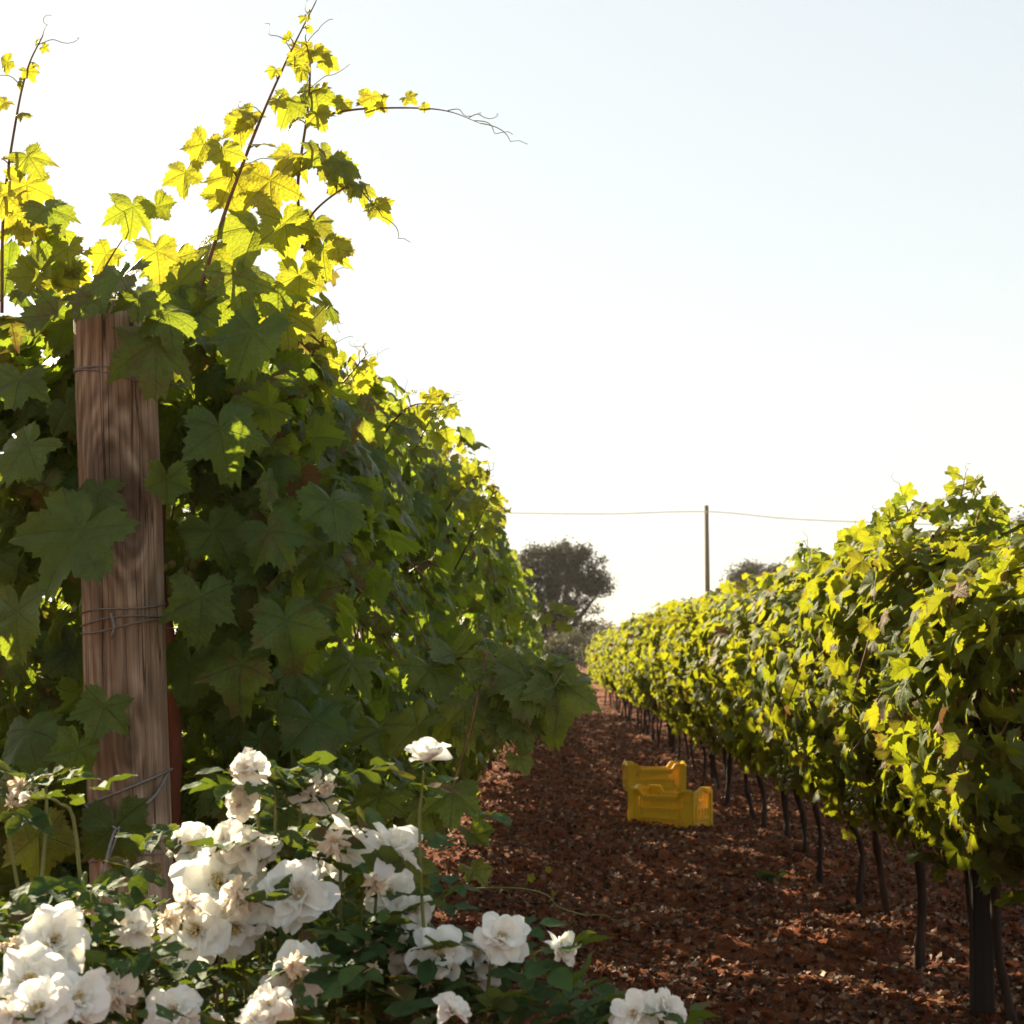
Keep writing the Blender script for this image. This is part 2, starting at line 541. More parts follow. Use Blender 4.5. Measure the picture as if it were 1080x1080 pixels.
# ------------------------------------------------------------------ leaf shapes
def grape_leaf(lod, seed):
    """lobed, toothed leaf blade; petiole joins at the origin, tip at +y, length 1"""
    r = random.Random(seed)
    n = {0: 80, 1: 30, 2: 13}[lod]
    ka = np.array([0, 14, 30, 44, 57, 72, 92, 108, 123, 140, 158, 171, 180])
    kr = np.array([1, .86, .66, .78, .95, .76, .56, .68, .78, .68, .56, .34, .08])
    round_r = np.array([1, .93, .86, .86, .92, .84, .76, .76, .78, .70, .58, .36, .08])
    lob = r.uniform(.45, 1.2)
    th = np.linspace(-180, 180, n, endpoint=False) + 180.0 / n
    rr = np.zeros(n)
    for sg in (-1, 1):                                              # the two halves differ
        q = round_r + (kr - round_r) * lob * r.uniform(.8, 1.15)
        q = q * np.array([1] + [r.uniform(.93, 1.07) for _ in range(11)] + [1])
        m = th * sg > 0
        rr[m] = np.interp(np.abs(th[m]), ka, q)
    if lod == 0:
        saw = np.array([-.5, .15, 1.0, -.45, .55])
        rr *= 1 + .11 * np.array([saw[i % 5] * r.uniform(.6, 1.25) for i in range(n)]) * (np.abs(th) < 165)
    elif lod == 1:
        rr *= 1 + .09 * np.where(np.arange(n) % 2 == 0, 1, -1) * np.array([r.uniform(.5, 1.3) for _ in range(n)])
    else:
        rr *= 1 + np.array([r.uniform(-.14, .14) for _ in range(n)])
    a = np.radians(th)
    out = np.stack([rr * np.sin(a), rr * np.cos(a)], 1)
    rings = [out * .55, out] if lod < 2 else [out]
    if lod == 0:
        rings = [out * .3, out * .62, out * .86, out]
    P2 = np.concatenate([[[0, 0]]] + rings)
    x, y = P2[:, 0], P2[:, 1]
    R2 = np.sqrt(x * x + y * y)
    ang = np.arctan2(x, y)
    fold = r.uniform(-.1, .62)
    cup = r.uniform(-.5, .3)
    z = fold * np.abs(x) * .8 + cup * R2 ** 2 + r.uniform(.08, .26) * np.sin(3 * ang + r.uniform(0, 6)) * R2 ** 2
    z += r.uniform(.03, .09) * np.sin(7 * ang + r.uniform(0, 6)) * R2 ** 2.5
    if lod == 0:
        z += -.05 * np.cos(np.abs(ang) / RAD(60) * 2 * np.pi) * np.minimum(R2, .7) + .03 * np.sin(11 * ang + r.uniform(0, 6)) * R2 ** 3
    z -= r.uniform(.1, .5) * np.clip(y, 0, 2) ** 2 * .6            # tip hangs
    V = np.stack([x, y, z], 1)
    L, T = [], []
    for i in range(n):
        j = (i + 1) % n
        L += [0, 1 + j, 1 + i]
        T.append(3)
    for k in range(len(rings) - 1):
        for i in range(n):
            j = (i + 1) % n
            L += [1 + k * n + i, 1 + k * n + j, 1 + (k + 1) * n + j, 1 + (k + 1) * n + i]
            T.append(4)
    return V, np.array(L), np.array(T), P2


def oval_leaf(seed, n=7, wid=.36, point=1.0):
    r = random.Random(seed)
    V, L, T, U = [], [], [], []
    fold = r.uniform(.05, .5)
    bend = r.uniform(-.1, .5)
    for i in range(n):
        t = i / (n - 1)
        wv = wid * math.sin(math.pi * min(1, t ** .8)) ** .85 + (.01 if i in (0, n - 1) else 0)
        wv *= 1 + .05 * (-1) ** i
        for sx in (-1, 0, 1):
            x = sx * wv
            V.append((x, t, fold * abs(x) - bend * t * t * .6 + .03 * math.sin(9 * t + sx)))
            U.append((x, t))
    for i in range(n - 1):
        for j in range(2):
            a = i * 3 + j
            L += [a, a + 1, a + 4, a + 3]
            T.append(4)
    return np.array(V), np.array(L), np.array(T), np.array(U)


G0 = [grape_leaf(0, 10 + i) for i in range(14)]
G1 = [grape_leaf(1, 30 + i) for i in range(8)]
G2 = [grape_leaf(2, 50 + i) for i in range(6)]
OV = [oval_leaf(70 + i) for i in range(6)]
CLUMP = [oval_leaf(90 + i, 3, .3) for i in range(4)]


def scatter(g, bases, pos, tip, nrm, size, tint, rng, mi=0):
    pos, tip, nrm, size, tint = map(np.asarray, (pos, tip, nrm, size, tint))
    z = norm(nrm)
    y = norm(tip - z * np.sum(tip * z, 1, keepdims=True))
    x = np.cross(y, z)
    which = rng.integers(0, len(bases), len(pos))
    for b, (V, L, T, U) in enumerate(bases):
        idx = np.nonzero(which == b)[0]
        if not len(idx):
            continue
        W = V[None, :, 0:1] * x[idx][:, None] + V[None, :, 1:2] * y[idx][:, None] + V[None, :, 2:3] * z[idx][:, None]
        W = W * size[idx][:, None, None] + pos[idx][:, None]
        k = len(V)
        LL = (L[None] + (np.arange(len(idx)) * k)[:, None]).ravel()
        g.add(W.reshape(-1, 3), LL, np.tile(T, len(idx)), np.tile(U, (len(idx), 1)), np.repeat(tint[idx], k, 0), mi)


def leaf_tints(rng, n, yellow=.06, brown=.04):
    t = np.zeros((n, 3))
    t[:, 0] = rng.random(n)
    t[:, 1] = np.clip(rng.normal(yellow, .08, n), 0, 1)
    t[:, 2] = np.where(rng.random(n) < brown, rng.uniform(.5, 1.0, n), np.where(rng.random(n) < .3, rng.uniform(.3, .75, n), 0.0))
    return t


# ------------------------------------------------------------------ ground
def axis(parts):
    out = []
    for a, b, st in parts:
        out += list(np.arange(a, b, st))
    return np.array(out + [parts[-1][1]])


gx = axis([(-400, -60, 40), (-60, -8, 4), (-8, -1.2, .4), (-1.2, 3.4, .022), (3.4, 10, .4), (10, 60, 5), (60, 400, 40)])
gy = axis([(-80, 0, 8), (0, 2.8, .2), (2.8, 8, .028), (8, 16, .06), (16, 30, .16), (30, 60, .6), (60, 200, 10), (200, 800, 60)])
X, Y = np.meshgrid(gx, gy)
Z = ground_z(X, Y)
g = Geo()
nx, ny = len(gx), len(gy)
i = np.arange(nx - 1)[None] + (np.arange(ny - 1) * nx)[:, None]
L = np.stack([i, i + 1, i + 1 + nx, i + nx], -1).reshape(-1)
g.add(np.stack([X, Y, Z], -1).reshape(-1, 3), L, np.full((nx - 1) * (ny - 1), 4))
tag(g.build('ground', M_SOIL), kind='structure')

# ------------------------------------------------------------------ wooden end post
PB, PT = at(150, 1262, 3.42), at(121, 331, 3.42)
PB.z = 0.0
rng = np.random.default_rng(5)
post_dir = (PT - PB).normalized()
post = empty('wooden_post', PB)
tag(post, 'thick weathered wooden post wrapped with rusty wire at the end of the left vine row', 'post')
PQ = Vector((0, 0, 1)).rotation_difference(post_dir)
PH = (PT - PB).length
PR = .0815


def post_pt(h, ang, out=0.0):
    """local point on the post's skin; ang 0 faces the camera"""
    q = PQ @ Vector((math.sin(ang) * (PR + out), -math.cos(ang) * (PR + out), h))
    return q


g = Geo()
sides, lev = 40, 90
V, U = [], []
for i in range(lev + 1):
    h = -.25 + (PH + .25) * i / lev
    for j in range(sides):
        a = 2 * math.pi * j / sides
        rr = PR * (1 + .012 * math.sin(3 * a + h * 2) + .010 * math.sin(h * 9 + a) + .012 * math.sin(5 * a + 1.3 * h))
        for ca, dep in ((-.28, .010), (.55, .007), (2.2, .01)):
            dd = (a - ca - .10 * math.sin(h * 3) + math.pi) % (2 * math.pi) - math.pi
            rr -= dep * math.exp(-(dd / .07) ** 2) * (0.35 + .65 * (math.sin(h * 2.3 + ca * 4) > -.2))
        hh = h + (0 if i < lev else .012 * math.sin(a + 1))
        V.append((math.sin(a) * rr, -math.cos(a) * rr, hh))
        U.append((a, h))
L, T = [], []
for i in range(lev):
    for j in range(sides):
        k = (j + 1) % sides
        L += [i * sides + j, i * sides + k, (i + 1) * sides + k, (i + 1) * sides + j]
        T.append(4)
L += [lev * sides + j for j in range(sides)]
T.append(sides)
g.add(V, L, T, U)
shaft = g.build('shaft', M_POST, post)
shaft.rotation_mode = 'QUATERNION'
shaft.rotation_quaternion = PQ


def h_of(py):
    """height along the post seen at photo row py"""
    best = min(((abs((cam_px(PB + post_dir * h)[1]) - py), h) for h in np.linspace(0, PH, 400)))
    return best[1]


def cam_px(p):
    q = CAM_R.transposed() @ (Vector(p) - Vector((0, 0, CAM_H)))
    return 540 + FPX * q.x / -q.z, 540 - FPX * q.y / -q.z


def wind(py0, slope, turns, step, r=.0016, seed=0, n=70):
    g = Geo()
    rr = random.Random(seed)
    h0 = h_of(py0)
    P = []
    ph = [rr.uniform(0, 6) for _ in range(3)]
    for i in range(int(n * turns) + 1):
        a = -2.6 + 2 * math.pi * i / n
        h = h0 + step * i / n + slope * math.sin(a) + .004 * math.sin(2.3 * a + ph[0]) + .003 * math.sin(.7 * a + ph[1])
        P.append(post_pt(h, a, .0025 + .0015 * math.sin(3 * a + ph[2])))
    tube(g, P, r, 6)
    return g


wind(392, -.012, 2.0, -.014, .0017, 1).build('wire_binding', M_WIRE, post)
gk = wind(664, .004, 3.0, .016, .0017, 2)
hk = h_of(662)
tube(gk, smooth_path([post_pt(hk - .02, -.05, .004), post_pt(hk, .03, .007), post_pt(hk + .028, -.04, .004)], 8), .003, 6)
gk.build('wire_binding', M_WIRE, post)
wind(905, .004, 3.0, .02, .0017, 3).build('wire_binding', M_WIRE, post)
# stay wire: a ring with a V whose two ends twist together and run to the ground
g = Geo()
h = h_of(830)
ring = [post_pt(h + .030 * math.sin(a) - .004 * math.cos(a), a, .004) for a in np.linspace(-1.5, 4.6, 60)]
tube(g, ring, .0026, 6)
vb = post_pt(h_of(868), .06, .045)
tube(g, smooth_path([post_pt(h - .025, -1.3, .004), post_pt(h_of(848), -.75, .012), vb], 14), .003, 6)
tube(g, smooth_path([post_pt(h + .028, 1.4, .004), post_pt(h_of(838), .85, .010), post_pt(h_of(852), .4, .014), vb], 14), .003, 6)
end = Vector((-.10, -.38, -PB.z - .1))
P = [vb.lerp(end, t) for t in np.linspace(0, 1, 60)]
tw = [[], []]
for i, p in enumerate(P):
    t = i / 59
    for s_ in (0, 1):
        a = i * .42 + math.pi * s_
        tw[s_].append(p + Vector((.004 * math.cos(a) - .02 * math.sin(t * 9) * (1 - t), .004 * math.sin(a), 0)))
tube(g, tw[0], .003, 5)
tube(g, tw[1], .003, 5)
g.build('stay_wire', M_WIRE, post)


# ------------------------------------------------------------------ vines
def xc_left(d):
    return float(np.interp(d, [3.4, 5, 8, 12, 20, 36], [-.92, -.92, -.86, -.79, -.72, -.72]))


def xc_right(d):
    return float(np.interp(d, [4, 26, 44], [1.33, 1.31, 1.17]))


def canopy_leaves(rng, n, hw, z0, z1, ylen, lump=.22, top_free=.15):
    """positions and frames of leaves in the outer shell of a hedge-like vine canopy"""
    phi = rng.uniform(0, 2 * np.pi, n)
    y = rng.uniform(-ylen / 2, ylen / 2, n)
    ph = rng.uniform(0, 6.28, 6)
    lumpy = 1 + lump * (np.sin(3 * phi + ph[0] + 5 * y) * .5 + np.sin(2 * phi - 7 * y + ph[1]) * .35 + np.sin(5 * phi + 11 * y + ph[2]) * .3)
    rho = (1 - np.abs(rng.normal(0, .26, n))) * lumpy
    rho = np.where(rng.random(n) < .05, rho * rng.uniform(1.02, 1.16, n), rho)
    zc, hz = (z0 + z1) / 2, (z1 - z0) / 2
    cx, cz = np.cos(phi), np.sin(phi)
    ex = np.sign(cx) * np.abs(cx) ** .7
    ez = np.sign(cz) * np.abs(cz) ** .8
    wid = hw * (1.0 + .12 * ez)
    pos = np.stack([ex * rho * wid, y, np.minimum(zc + ez * hz * rho, z1 + .07 - .05 * np.abs(ex))], 1)
    outw = norm(np.stack([ex / hw, np.zeros(n), ez / hz], 1))
    return pos, outw


def frames(rng, outw, up=.45, jit=.6):
    n = len(outw)
    nr = norm(outw + np.array([0, 0, up]) + rng.normal(0, jit, (n, 3)))
    tp = outw * .35 + np.array([0, 0, -.8]) + rng.normal(0, .45, (n, 3))
    return nr, tp


def canes(rng, n, hw, z0, z1, ylen):
    g = Geo()
    for _ in range(n):
        y = rng.uniform(-ylen / 2, ylen / 2)
        x0 = rng.uniform(-.08, .08)
        side = rng.choice([-1, 1])
        zt = rng.uniform(z0 + .5 * (z1 - z0), z1)
        P = [(x0, y * .5, z0 + .2), (x0 + side * hw * rng.uniform(.1, .6), y, z0 + .5 * (zt - z0)), (x0 + side * hw * rng.uniform(.2, .78), y * 1.2 + rng.uniform(-.1, .1), zt)]
        if rng.random() < .35:
            P.append((side * hw * 1.15, y * 1.3, zt - rng.uniform(.15, .45)))
        tube(g, smooth_path(P, 10), np.linspace(.0055, .0025, 10), 5)
    return g


def trunk_geo(rng, lean, h, r, sides=9):
    g = Geo()
    P = [(lean[0] * 1.0, lean[1], -.12), (lean[0] * .85, lean[1] * .9, .02), (lean[0] * .55 + rng.uniform(-.035, .035), lean[1] * .5 + rng.uniform(-.03, .03), h * .35),
         (lean[0] * .2 + rng.uniform(-.04, .04), lean[1] * .2, h * .68), (0, 0, h)]
    n = 18
    R = r * np.interp(np.linspace(0, 1, n), [0, .12, .4, .8, 1], [1.7, 1.15, .85, .95, 1.3]) * (1 + .12 * rng.normal(0, 1, n))
    tube(g, smooth_path(P, n), R, sides)
    # two short arms along the row
    for sg in (-1, 1):
        Q = [(0, 0, h - .02), (0, sg * .12, h + .06), (rng.uniform(-.03, .03), sg * .36, h + .08)]
        tube(g, smooth_path(Q, 8), np.linspace(r * .75, r * .4, 8), 7)
    return g


def grape_bunch(rng, size=.13, n=46, r=.0085):
    g = Geo()
    # low sphere
    sv, sl, st = [], [], []
    for i in range(5):
        for j in range(8):
            a, b = math.pi * i / 4, 2 * math.pi * j / 8
            sv.append((math.sin(a) * math.cos(b), math.sin(a) * math.sin(b), math.cos(a)))
    for i in range(4):
        for j in range(8):
            k = (j + 1) % 8
            sl += [i * 8 + j, (i + 1) * 8 + j, (i + 1) * 8 + k, i * 8 + k]
            st.append(4)
    sv = np.array(sv)
    for _ in range(n):
        t = rng.random() ** .8
        wd = size * .34 * (1 - t) ** .6 + .004
        a = rng.uniform(0, 6.28)
        q = wd * rng.uniform(.6, 1)
        g.add(sv * r * rng.uniform(.85, 1.15) + np.array([q * math.cos(a), q * math.sin(a), -t * size]), sl, st, None, (rng.random(), 0, 0))
    tube(g, [(0, 0, .05), (0, 0, 0), (0, 0, -size * .9)], .0015, 5, (0, 0, 0), 1)
    return g


def shoot(parent, pts, r0=.004, n_leaf=10, size=(.075, .03), yellow=(.3, .8), rng=None, start=.12, leaf_list=None, tendrils=3, mat=None, tipr=.0012, lods=None, brown=.05):
    """a cane with its own leaves and tendrils; pts are local to parent"""
    P = smooth_path(pts, 40)
    g = Geo()
    zig = np.zeros_like(P)
    tube(g, P, np.linspace(r0, tipr, len(P)), 6)
    dirs = np.gradient(P, axis=0)
    lp, ln, lt, ls, lc = [], [], [], [], []
    for k in range(n_leaf):
        t = start + (1 - start) * (k + .5) / n_leaf
        i = min(len(P) - 2, int(t * (len(P) - 1)))
        d = Vector(dirs[i]).normalized()
        side = d.cross(Vector((0, -1, .2))).normalized() * (1 if k % 2 else -1)
        sz = size[0] + (size[1] - size[0]) * t
        pl = sz * rng.uniform(.6, 1.0)
        e = Vector(P[i]) + (side * .8 + d * .35 + Vector((rng.normal(0, .3), rng.normal(0, .4), .1))).normalized() * pl
        mid = (Vector(P[i]) + e) / 2 + Vector((0, 0, pl * .12))
        tube(g, smooth_path([P[i], mid, e], 6), np.linspace(.0018, .0012, 6) * (.6 + sz * 8), 5)
        lp.append(e)
        ln.append(norm(np.array([rng.normal(0, .5) + .2 * side.x, -.55 + rng.normal(0, .5), .45 + rng.normal(0, .35)])))
        lt.append(np.array([side.x * .6 + rng.normal(0, .3), rng.normal(0, .3), -.55 + rng.normal(0, .3)]))
        ls.append(sz * rng.uniform(.85, 1.15))
        lc.append((rng.random(), np.clip(yellow[0] + (yellow[1] - yellow[0]) * t + rng.normal(0, .12), 0, 1), .9 if rng.random() < brown else .05))
    st = g.build('shoot', mat or M_CANE, parent)
    for (p, w_, rollv, nv, yl, br) in (leaf_list or []):
        lp.append(Vector(p)); ls.append(w_); lt.append(np.array(rollv, dtype=float)); ln.append(np.array(nv, dtype=float)); lc.append((rng.random(), yl, br))
    if lp:
        g2 = Geo()
        scatter(g2, lods or G0, np.array([list(p) for p in lp]), np.array(lt), np.array(ln), np.array(ls), np.array(lc), rng)
        g2.build('leaves', M_LEAF, st)
    for k in range(tendrils):
        t = rng.uniform(.35, 1.0) if k else 1.0
        i = min(len(P) - 1, int(t * (len(P) - 1)))
        d = Vector(dirs[i]).normalized()
        sd = (d * (1.2 if k == 0 else .5) + Vector((rng.normal(0, .7), rng.normal(0, .4), rng.uniform(-.1, .7)))).normalized()
        ln_ = rng.uniform(.06, .13)
        q = [Vector(P[i]) + sd * ln_ * u + Vector((0, 0, -.03 * u * u)) + Vector((.010 * math.sin(7 * u * u + k), 0, .010 * math.cos(7 * u * u))) * u for u in np.linspace(0, 1, 14)]
        g3 = Geo()
        tube(g3, q, np.linspace(.0011, .0006, 14), 4)
        g3.build('tendril', M_GREENSTEM, st)
    return st


SV = np.array(S)
SUN_PATCH = []                                   # gaps in the left row: where a sunbeam through each reaches the ground
_pr = random.Random(12)
for (qx, qy, qr) in ((900, 968, .09), (860, 980, .06), (960, 962, .07), (880, 1018, .07), (960, 1040, .09), (930, 1030, .06), (560, 905, .05), (700, 892, .05), (640, 1006, .06), (720, 1050, .07),
                     (470, 960, .06), (520, 850, .05), (600, 830, .05), (790, 900, .06), (690, 870, .05), (760, 1000, .05), (1000, 1000, .07), (820, 930, .05), (580, 800, .06), (640, 790, .06)):
    qd = FPX * CAM_H / (qy - 695)
    SUN_PATCH.append((at(qx, qy, qd).x, qd, qr * 1.7))
SUN_PATCH.append((1.17, 11.1, .12))


def vine_parts(parent, rng, n, bases, mat, hw, z0, z1, ylen, size, trunk, lean, th, tr, ncane=7, bunch=0, keep=None, yellow=.05, tmat=None, brown=.04, org=None, scl=(1, 1, 1)):
    pos, outw = canopy_leaves(rng, n, hw, z0, z1, ylen)
    nr, tp = frames(rng, outw)
    sz = size * rng.uniform(.6, 1.12, n)
    tint = leaf_tints(rng, n, yellow, brown)
    # young yellow leaves crown the top of the hedge
    zrel = (pos[:, 2] - z0) / (z1 - z0)
    tint[:, 1] = np.clip(tint[:, 1] + np.clip((zrel - .82) * 1.4, 0, .35) * rng.random(n), 0, 1)
    sz *= np.where(zrel > 1.0, .75, 1.0)
    if org is not None:
        thin = np.ones(n, bool)
        for (sx, sy, sr) in SUN_PATCH:
            q = pos * np.array(scl) + np.array([org[0] - sx, org[1] - sy, 0])
            along = q @ SV
            thin &= np.linalg.norm(q - along[:, None] * SV, axis=1) > sr
        pos, nr, tp, sz, tint = pos[thin], nr[thin], tp[thin], sz[thin], tint[thin]
    if keep is not None:
        m = keep(pos)
        pos, nr, tp, sz, tint = pos[m], nr[m], tp[m], sz[m], tint[m]
    g = Geo()
    scatter(g, bases, pos, tp, nr, sz, tint, rng)
    g.build('foliage', mat, parent)
    canes(rng, ncane, hw, z0, z1, ylen).build('canes', M_CANE, parent)
    if trunk:
        trunk_geo(rng, lean, th, tr).build('trunk', tmat or M_BARK, parent)
    for k in range(bunch):
        b = grape_bunch(rng).build('grape_bunch', [M_GRAPE, M_GREENSTEM], parent)
        b.location = (-hw * rng.uniform(.5, .95), rng.uniform(-.3, .3), z0 + rng.uniform(.08, .35))


def copy_tree(o, parent=None):
    c = o.copy()
    COL.objects.link(c)
    if parent is not None:
        c.parent = parent
    for ch in list(o.children):
        copy_tree(ch, c)
    return c


ORD = ['first', 'second', 'third', 'fourth', 'fifth', 'sixth', 'seventh', 'eighth', 'ninth', 'tenth', 'eleventh', 'twelfth', 'thirteenth', 'fourteenth']
LG = 'grapevines of the left row'
RG = 'grapevines of the right row'

# --- left row
left_d = [3.95] + [4.85 + .9 * i for i in range(35)]
LTOP = lambda d: float(np.interp(d, [3.5, 5, 8, 12, 20, 36], [1.92, 1.98, 2.16, 2.25, 2.1, 1.8]))
LW = lambda d: float(np.interp(d, [3.5, 5, 8, 14, 26], [.38, .42, .38, .35, .33]))
px0, pd0 = PB.x, 3.42


def loc_at(root):
    return lambda x, y, d: at(x, y, d) - Vector(root.location)


lvines = []
protos = []
for i, d in enumerate(left_d):
    rng = np.random.default_rng(100 + i)
    x = xc_left(d)
    if i < 5:
        root = empty('grapevine', (x, d, 0))
        kp = None
        if i == 0:
            def kp(p, x=x, d=d):
                wx, wy = p[:, 0] + x, p[:, 1] + d
                return ~((np.abs(wx - px0) < .19) & (wy < 3.62))
        n = 1450 if i == 0 else 880
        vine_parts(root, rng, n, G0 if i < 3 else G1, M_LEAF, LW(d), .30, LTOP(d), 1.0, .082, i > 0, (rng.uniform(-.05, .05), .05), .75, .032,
                   ncane=4 if i == 0 else 8, bunch=2 if i < 3 else 0, keep=kp, org=(x, d))
        protos.append(root)
    else:
        scl = (LW(d) / .40 * rng.uniform(.93, 1.1), 1, LTOP(d) / 2.1 * rng.uniform(.95, 1.06))
        if i < 13:
            root = empty('grapevine', (x, d, 0))
            vine_parts(root, rng, 760, G1, M_LEAF, .40, .30, 2.1, 1.0, .082, True, (rng.uniform(-.05, .05), .05), .75, .032, ncane=5, org=(x, d), scl=scl)
            protos.append(root)
        else:
            root = copy_tree(protos[5 + i % 3])
            root.location = (x, d, 0)
            root.rotation_euler = (0, 0, math.pi if (i // 3) % 2 else 0)
        root.scale = scl
    if i == 0:
        tag(root, 'nearest big grapevine of the left row, tangled around the thick wooden post', 'grapevine', LG)
    elif i < 5:
        tag(root, '%s grapevine behind the thick wooden post, large shaded leaves facing the path' % ORD[i - 1], 'grapevine', LG)
    else:
        tag(root, 'one of the farther grapevines of the left row, a leafy mass receding towards the oak', 'grapevine', LG)
    lvines.append(root)

# first vine: reddish trunk beside the post, leaves facing the viewer over the row's end, tall shoots
v0 = lvines[0]
la = loc_at(v0)
rng = np.random.default_rng(7)
g = Geo()
P = [la(168, 1200, 3.60), la(172, 960, 3.58), la(182, 860, 3.58), la(184, 770, 3.60), la(180, 690, 3.63), la(168, 600, 3.66), la(172, 480, 3.75)]
n = 34
tube(g, smooth_path(P, n), np.interp(np.linspace(0, 1, n), [0, .4, .7, 1], [.026, .017, .015, .012]) * (1 + .05 * rng.normal(0, 1, n)), 12)
g.build('trunk', M_REDBARK, v0)
# leaves closing the row's end (they face the camera)
n = 500
ex = rng.uniform(-1.24, -.50, n)
ez = rng.uniform(.32, 1.93, n)
ey = rng.uniform(3.42, 3.72, n) + .10 * np.abs(ex + .97)
m = ~((np.abs(ex - (px0 - .0)) < .15) & (ey < 3.60)) & ~((ez > 1.75) & (rng.random(n) < .35))
m &= ~((ex > -.62) & (ez > 1.65))
ep = np.stack([ex - v0.location.x, ey - v0.location.y, ez], 1)[m]
en = norm(np.array([0, -.8, .45]) + rng.normal(0, .5, (len(ep), 3)))
et = np.array([0, -.2, -.8]) + rng.normal(0, .45, (len(ep), 3))
g = Geo()
scatter(g, G0, ep, et, en, .082 * rng.uniform(.6, 1.1, len(ep)), leaf_tints(rng, len(ep), .05, .06), rng)


def hero(px, py, d, wpx, ang, nx_=0., nz_=.4, yl=.03, br=.03):
    """one big leaf: photo pixel of its stalk joint, width in px, tip angle from straight down (+ = right)"""
    p = la(px, py, d)
    q = random.Random(px * 31 + py)
    a = RAD(ang + q.uniform(-14, 14))
    return (p, wpx / 1.78 / scale_at(d), (math.sin(a), -.15, -math.cos(a)), (nx_ + q.uniform(-.45, .45), -1, nz_ + q.uniform(-.15, .5)), yl, q.choice([br, br, br, .3, .42]))


HL = [hero(163, 362, 3.27, 104, 12, .15, .3), hero(128, 292, 3.25, 84, -18, -.3, .5), hero(84, 560, 3.20, 138, -38, -.2, .55), hero(103, 520, 3.30, 74, 5, .3, .2),
      hero(232, 452, 3.32, 98, 18, .2, .4), hero(268, 350, 3.36, 95, -10, 0, .6), hero(18, 645, 3.22, 96, -10, -.2, .3, .12), hero(302, 655, 3.4, 92, 10, .2, .4),
      hero(212, 630, 3.35, 90, 8, .1, .4), hero(122, 872, 3.30, 96, 10, .0, .05), hero(30, 770, 3.25, 90, 20, -.3, .5), hero(82, 790, 3.22, 66, -5, .8, .1),
      hero(285, 560, 3.38, 84, 25, .3, .3), hero(350, 530, 3.45, 86, 10, .2, .5), hero(30, 470, 3.24, 88, -20, -.2, .4), hero(20, 400, 3.28, 76, 10, .2, .8),
      hero(255, 700, 3.42, 88, -8, 0, .3), hero(225, 560, 3.5, 84, 20, .1, .3), hero(200, 700, 3.5, 80, 0, .1, .3), hero(330, 760, 3.5, 90, 15, .1, .5),
      hero(265, 620, 3.45, 80, -12, .1, .3), hero(110, 745, 3.26, 70, -25, .1, .5), hero(20, 830, 3.25, 84, 10, -.2, .5, .2), hero(240, 830, 3.5, 80, 5, .2, .3),
      hero(300, 840, 3.5, 84, 12, .2, .3), hero(96, 318, 3.27, 66, -5, -.2, .7, .1), hero(146, 316, 3.26, 60, 12, .2, .8, .15), hero(176, 330, 3.28, 72, 20, .2, .5, .1), hero(176, 505, 3.34, 56, 5, .3, .3), hero(188, 300, 3.5, 80, 10, .1, .4, .25), hero(205, 325, 3.48, 84, -10, .1, .4, .1), hero(160, 322, 3.56, 80, -15, 0, .4, .3), hero(232, 318, 3.5, 78, 15, .2, .5, .2), hero(180, 275, 3.55, 70, -20, .1, .3, .6), hero(215, 290, 3.55, 76, 0, .1, .4, .4), hero(95, 315, 3.5, 70, 10, 0, .5, .3), hero(60, 330, 3.3, 74, -15, -.3, .5, .1), hero(40, 880, 3.3, 86, 0, .1, .3, .3)]
scatter(g, G0, np.array([list(h[0]) for h in HL]), np.array([h[2] for h in HL]), np.array([h[3] for h in HL]), np.array([h[1] for h in HL]),
        np.array([(rng.random(), h[4], h[5]) for h in HL]), rng)
g.build('end_foliage', M_LEAF, v0)


def pl(px, py, d, wpx, ang, yl, nx_=0., nz_=.2, br=.03):
    return hero(px, py, d, wpx, ang, nx_, nz_, yl, br)


# tall yellow shoots standing above the post
shoot(v0, [la(203, 330, 3.5), la(238, 222, 3.48), la(275, 125, 3.46), la(305, 58, 3.44), la(333, 2, 3.42)], .0048, 9, (.05, .012), (.55, .9), rng, .3, [
    pl(285, 190, 3.5, 78, 10, .95, .1), pl(245, 185, 3.52, 62, -20, .95), pl(262, 122, 3.47, 44, -30, .8), pl(215, 152, 3.5, 52, -35, .85), pl(236, 158, 3.45, 48, 10, .6, .4),
    pl(252, 132, 3.5, 46, 15, .95), pl(195, 182, 3.5, 50, -15, .75, .3), pl(240, 205, 3.55, 64, 25, .85), pl(270, 240, 3.5, 90, -15, .35, .2, .5), pl(300, 235, 3.48, 70, 20, .5),
    pl(312, 62, 3.42, 26, 20, .8), pl(322, 18, 3.42, 16, -40, .7), pl(225, 260, 3.55, 80, -25, .6), pl(250, 290, 3.45, 84, 5, .25, .2, .6)], tendrils=4)
shoot(v0, [la(322, 265, 3.55), la(314, 200, 3.55), la(324, 120, 3.53), la(327, 70, 3.5), la(322, 40, 3.48)], .0042, 7, (.04, .018), (.4, .8), rng, .2, [
    pl(305, 108, 3.5, 46, -25, .35, .5, .4), pl(332, 95, 3.52, 50, 15, .35, .4), pl(318, 52, 3.5, 36, 25, .9), pl(335, 120, 3.5, 38, 30, .75), pl(340, 160, 3.52, 54, 20, .4, .5, .3),
    pl(312, 170, 3.55, 40, -15, .8), pl(350, 180, 3.5, 56, 25, .35, .4), pl(305, 165, 3.52, 40, -30, .7), pl(334, 55, 3.5, 32, 50, .8), pl(345, 65, 3.48, 28, 60, .75)], tendrils=4)
